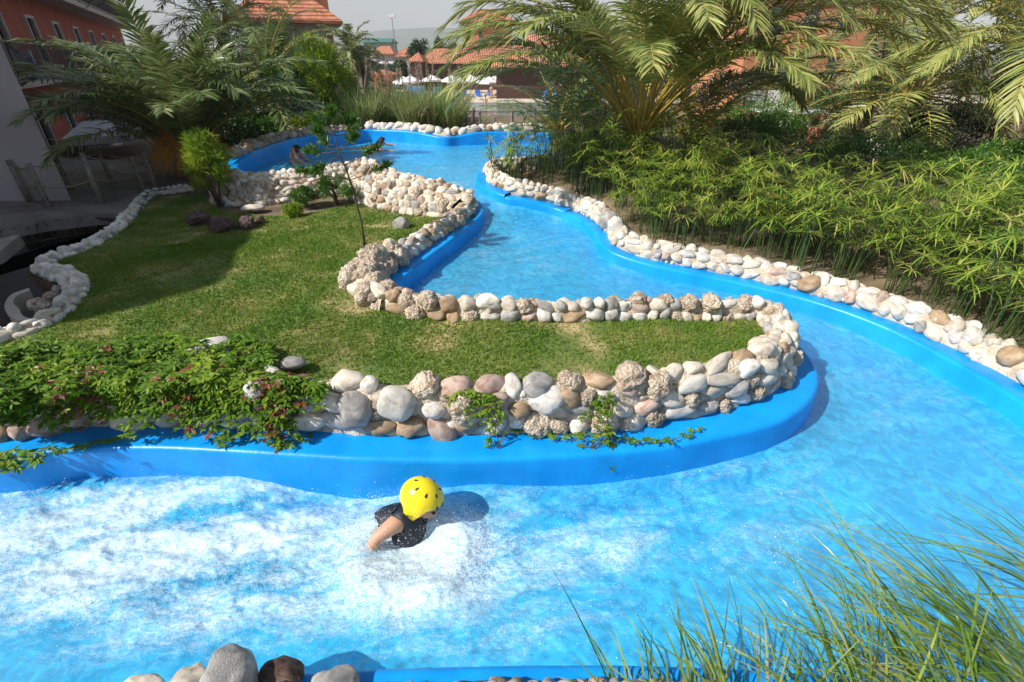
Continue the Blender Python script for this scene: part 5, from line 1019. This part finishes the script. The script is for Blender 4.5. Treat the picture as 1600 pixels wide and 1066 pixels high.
# parasols
def parasol(c, r=1.35, h=2.3):
    root = empty('parasol', c, 'white market parasol shading blue loungers on the beach', 'parasol', 'white parasols along the beach')
    g = Geo(); g.tube([c, (c[0], c[1], c[2]+h)], .03, 6); g.obj('pole', GREYWOOD, root)
    g = Geo(); n = 8; a = np.linspace(0, 2*math.pi, n+1)[:-1]; V = [(c[0], c[1], c[2]+h)]+[(c[0]+r*math.cos(t), c[1]+r*math.sin(t), c[2]+h-.62) for t in a]+[(c[0]+r*math.cos(t), c[1]+r*math.sin(t), c[2]+h-.82) for t in a]
    g.add(V, [(0, 1+i, 1+(i+1) % n) for i in range(n)]); g.F.append((np.array([(1+i, 1+n+i, 1+n+(i+1) % n, 1+(i+1) % n) for i in range(n)]), 0, False)); g.obj('canopy', CANVAS, root); return root
def lounger(c, rz):
    root = empty('sun_lounger', c, 'blue cushioned lounger in the rows under the white parasols', 'sun lounger', 'sun loungers along the beach')
    def q(x, y, z): return (c[0]+x*math.cos(rz)-y*math.sin(rz), c[1]+x*math.sin(rz)+y*math.cos(rz), c[2]+z)
    g = Geo(); 
    for sx in (-.25, .25):
        for sy in (-.8, .5): g.tube([q(sx, sy, 0), q(sx, sy, .32)], .02, 5)
    g.box(q(0, -.1, .33), (.6, 1.5, .06), rz); g.obj('frame', WHITE, root)
    g = Geo(); g.box(q(0, -.25, .40), (.58, 1.3, .08), rz); g.obj('cushion', mat('blue_cushion', (.03, .10, .42), (.05, .2, .6), rough=.9, scale=2), root)
    g = Geo(); M = Matrix.Rotation(rz, 3, 'Z') @ Matrix.Rotation(.9, 3, 'X'); g.box(q(0, .62, .66), (.58, .75, .08), M=M); g.obj('backrest', mat('blue_cushion', (.03, .10, .42)), root); return root
par0 = None; n_ = 0; ORD = 'first second third fourth fifth sixth seventh eighth ninth tenth eleventh twelfth thirteenth fourteenth fifteenth sixteenth seventeenth'.split()
for (u, y) in ((632, 66), (643, 70), (676, 74), (706, 72), (716, 68), (735, 76), (752, 70), (765, 66), (777, 74), (800, 68), (822, 72), (848, 74), (868, 70), (905, 72), (930, 68), (1190, 66), (1230, 70)):
    p = PY(u, 140, y); c = (p.x, y, DECKZ+.1); 
    if par0 is None: par0 = parasol(c); r = par0
    else: r = copy_thing(par0, c, 0)
    r.location = c; r['label'] = 'white parasol on the beach, %s counting from the blue windbreak' % ORD[n_]; n_ += 1
lg0 = None
for i in range(16):
    u = 655+i*18+rnd.uniform(-4, 4); y = 62+rnd.uniform(0, 8); p = PY(u, 140, y); c = (p.x, y, DECKZ+.1)
    if lg0 is None: lg0 = lg = lounger(c, rnd.uniform(-.3, .3))
    else: lg = copy_thing(lg0, c, rnd.uniform(-.6, .6))
    lg['label'] = 'blue cushioned lounger under the parasols, %s from the blue windbreak' % ORD[i]
# people on the beach
def standing(c, label, h=1.7, clo=None, dirx=1, arm=.1):
    root = empty('person', c, label, 'person'); s = h/1.75; z0 = c[2]
    def q(x, y, z, *r): return (c[0]+x*s, c[1]+y*s, z0+z*s)+tuple(k*s for k in r)
    J = [q(0, 0, .95, .13, .1), q(0, 0, 1.2, .12, .09), q(0, 0, 1.4, .15, .09), q(0, 0, 1.52, .05), q(0, 0, 1.62, .08), q(0, 0, 1.7, .08), q(.2, 0, 1.38, .05), q(.26, .0, 1.1, .04), q(.3, -arm, .85, .03), q(-.2, 0, 1.38, .05), q(-.27, 0, 1.1, .04), q(-.28, -.05, .85, .03), q(.1, 0, .5, .06), q(.12, 0, .05, .04), q(-.1, 0, .5, .06), q(-.12, 0, .05, .04)]
    E = [(0, 1), (1, 2), (2, 3), (3, 4), (4, 5), (2, 6), (6, 7), (7, 8), (2, 9), (9, 10), (10, 11), (0, 12), (12, 13), (0, 14), (14, 15)]
    skin_body('body', J, E, SKIN, root, 1); J2 = [q(0, 0, .85, .15, .12), q(0, 0, 1.0, .15, .12)]; skin_body('swimwear', J2, [(0, 1)], clo or VEST, root, 1); head('hair', Vector(q(0, 0, 1.67)[:3]), .11*s, (0, -1, 0), root)
RED = mat('red_cloth', (.5, .04, .04), rough=.9); BLU = mat('blue_cloth', (.05, .2, .6), rough=.9)
for (u, y, z_, lab, cl) in ((722, 56, -1.5, 'bather in dark shorts standing in the lagoon', VEST), (768, 59, -1.15, 'bather walking on the sand under the parasols', RED), (758, 53, -1.9, 'bather wading in the lagoon by the fence posts', BLU), (640, 62, -1.15, 'bather by the blue windbreak on the beach', RED), (700, 61, -1.15, 'sunbather standing between parasols on the beach', BLU)):
    p = PY(u, 140, y); standing((p.x, y, z_), lab, 1.7, cl)
p = PY(649, 130, 60); g = Geo()
rows = [[(p.x-.9+.15*i, 60+.06*math.sin(i*1.9), DECKZ+1.6-.5*j) for j in range(4)] for i in range(13)]; g.grid(np.array(rows).reshape(-1, 3), 13, 4); V_ = g.V[0].copy(); V_[:, 1] += .03; g.grid(V_, 13, 4)
for s_ in (0, 12): g.tube([(p.x-.9+.15*s_, 60.02, DECKZ), (p.x-.9+.15*s_, 60.02, DECKZ+1.65)], .03, 5)
o = g.obj('windbreak', mat('blue_stripes', (.03, .22, .65), (.2, .45, .8), rough=.9, scale=3)); recenter(o); tag(o, 'bright blue cloth windbreak in front of the parasols', 'windbreak')
# wooden fence between pool and lagoon
root = empty('wooden_fence', (-1.1, 16.2, 1.1), 'grey wooden railing between the upper pool and the lagoon', 'fence')
for u, vt, vb, r_ in ((729, 176, 206, .035), (739, 168, 206, .05), (750, 172, 206, .035), (715, 178, 206, .03), (800, 172, 206, .045), (772, 182, 206, .03)):
    a_ = PY(u, vb, 15.6); b_ = PY(u, vt, 15.6); g = Geo(); k = 9; g.tube([a_.lerp(b_, i/(k-1)) for i in range(k)], [r_*(1+.15*(i % 2)) for i in range(k)], 7); g.obj('post', GREYWOOD, root)
for v in (173, 196):
    a_ = PY(700, v, 15.6); b_ = PY(835, v+1, 15.6); g = Geo(); g.tube([a_, a_.lerp(b_, .5)+Vector((0, 0, -.02)), b_], .022, 6); g.obj('rail', GREYWOOD, root)
# far lamp pole, trees
p0 = PY(620, 100, 110); p1 = PY(612, 25, 110); root = empty('lamp_post', (p0.x, 110, -1.3), 'thin tall floodlight pole against the hazy sky', 'lamp post'); g = Geo(); g.tube([(p0.x, 110, -1.3), p1], [.14, .07], 6); g.obj('pole', GREYWOOD, root); g = Geo(); g.box(p1, (1.2, .5, .5)); g.obj('lamp_head', WHITE, root)
def far_tree(label, u, vt, y, rx, m_=M_DSH, sh=1.):
    t = PY(u, vt, y); zb = -1.3; h = (t.z-zb)/2; root = bush('tree', label, 'tree', (t.x, y, zb), (rx, rx, h*1.0), 50, 60, .5*sh, .2*sh, m_, .3, stems=3)
    g = Geo(); g.tube([(t.x, y, zb-.2), (t.x, y, zb+h)], [.25, .1], 7); g.obj('trunk', M_BARK, root); root.children[1].name = 'branch'
far_tree('dark cypress right of the lamp post', 647, 56, 98, 1.2); far_tree('dark cypress pair beside the long roof', 660, 58, 100, 1.6); far_tree('single dark conifer above the long tiled roof', 685, 53, 104, 1.0); far_tree('leafy tree beyond the long roof', 705, 60, 108, 1.8); far_tree('leafy tree between villas and palms', 548, 68, 90, 3.4); far_tree('round tree in front of the arched villa', 622, 92, 88, 1.4)
far_tree('big shade tree behind the restaurant', 905, 10, 60, 4.0, M_DSH); far_tree('pine tree between restaurant and terracotta block', 1130, 0, 40, 3.0, M_DSH, .8)
# stone blocks and loungers right
for (u, v, y, dims, rz, lab) in ((1382, 243, 11.2, (.75, .5, .2), .25, 'lower long white stone block by the rough palm trunk'), (1390, 231, 11.3, (.6, .45, .16), .2, 'white stone block stacked on the long lower one'), (1345, 232, 11.6, (.3, .35, .34), .15, 'small upright white block apart from the stacked pair')):
    p = PY(u, v, y); bm = bmesh.new(); bmesh.ops.create_cube(bm, size=1); bmesh.ops.scale(bm, vec=dims, verts=bm.verts); bmesh.ops.bevel(bm, geom=bm.edges[:], offset=.025, segments=2, affect='EDGES'); me = bpy.data.meshes.new('stone_block'); bm.to_mesh(me); bm.free(); me.materials.append(mat('cut_stone', (.5, .46, .4), (.62, .58, .52), rough=.9, scale=5, bump=.4)); o = link('stone_block', me, None, (p.x, p.y, p.z)); o.rotation_euler = (0, 0, rz); tag(o, lab, 'stone block')
g = Geo(); p = PY(1225, 172, 15.5)
for i in range(3):
    root = empty('white_lounger', (p.x-.55+.6*i, 15.5, p.z-.35), ('white plastic lounger first from the largest palm', 'white plastic lounger in the middle of the three', 'white plastic lounger nearest the orange pot')[i], 'sun lounger'); g = Geo(); g.box((p.x-.55+.6*i, 15.5, p.z), (.5, 1.6, .08)); g.obj('seat', WHITE, root); g = Geo(); g.box((p.x-.55+.6*i, 16.3, p.z+.22), (.5, .1, .5)); g.obj('backrest', WHITE, root)
    g = Geo()
    for sx in (-.2, .2):
        for sy in (-.7, .6): g = Geo(); g.box((p.x-.55+.6*i+sx, 15.5+sy, p.z-.2), (.05, .05, .36)); g.obj('leg', WHITE, root)
p = PY(1276, 196, 12.8); g = Geo(); g.tube([(p.x, 12.8, .95), (p.x, 12.8, 1.1), (p.x, 12.8, 1.3), (p.x, 12.8, 1.34)], [.09, .13, .15, .16], 14); o = g.obj('terracotta_pot', TERRAL); recenter(o); tag(o, 'orange terracotta pot standing beyond the flowering hedge', 'flower pot')
p = bpx(1190, 237, 9.4); g = Geo(); g.tube([(p.x, 9.4, p.z), (p.x, 9.4, p.z+.3), (p.x+.01, 9.4, p.z+.42)], [.17, .16, .15], 12); o = g.obj('tree_stump', M_TRUNK); recenter(o); tag(o, 'cut brown tree stump behind the papyrus heads', 'tree stump')
def haze():
    g = Geo(); g.box((0, 2900, 290), (7200, 6300, 640)); m, nt, out = new_mat('haze'); v = N(nt, 'ShaderNodeVolumePrincipled'); v.inputs['Color'].default_value = (.9, .95, 1, 1); v.inputs['Density'].default_value = .0004; v.inputs['Anisotropy'].default_value = -.1
    nt.links.new(v.outputs[0], out.inputs['Volume']); tag(g.obj('haze', m), kind='stuff')
haze()
for o in COL.objects:
    if '_w' in o: del o['_w']
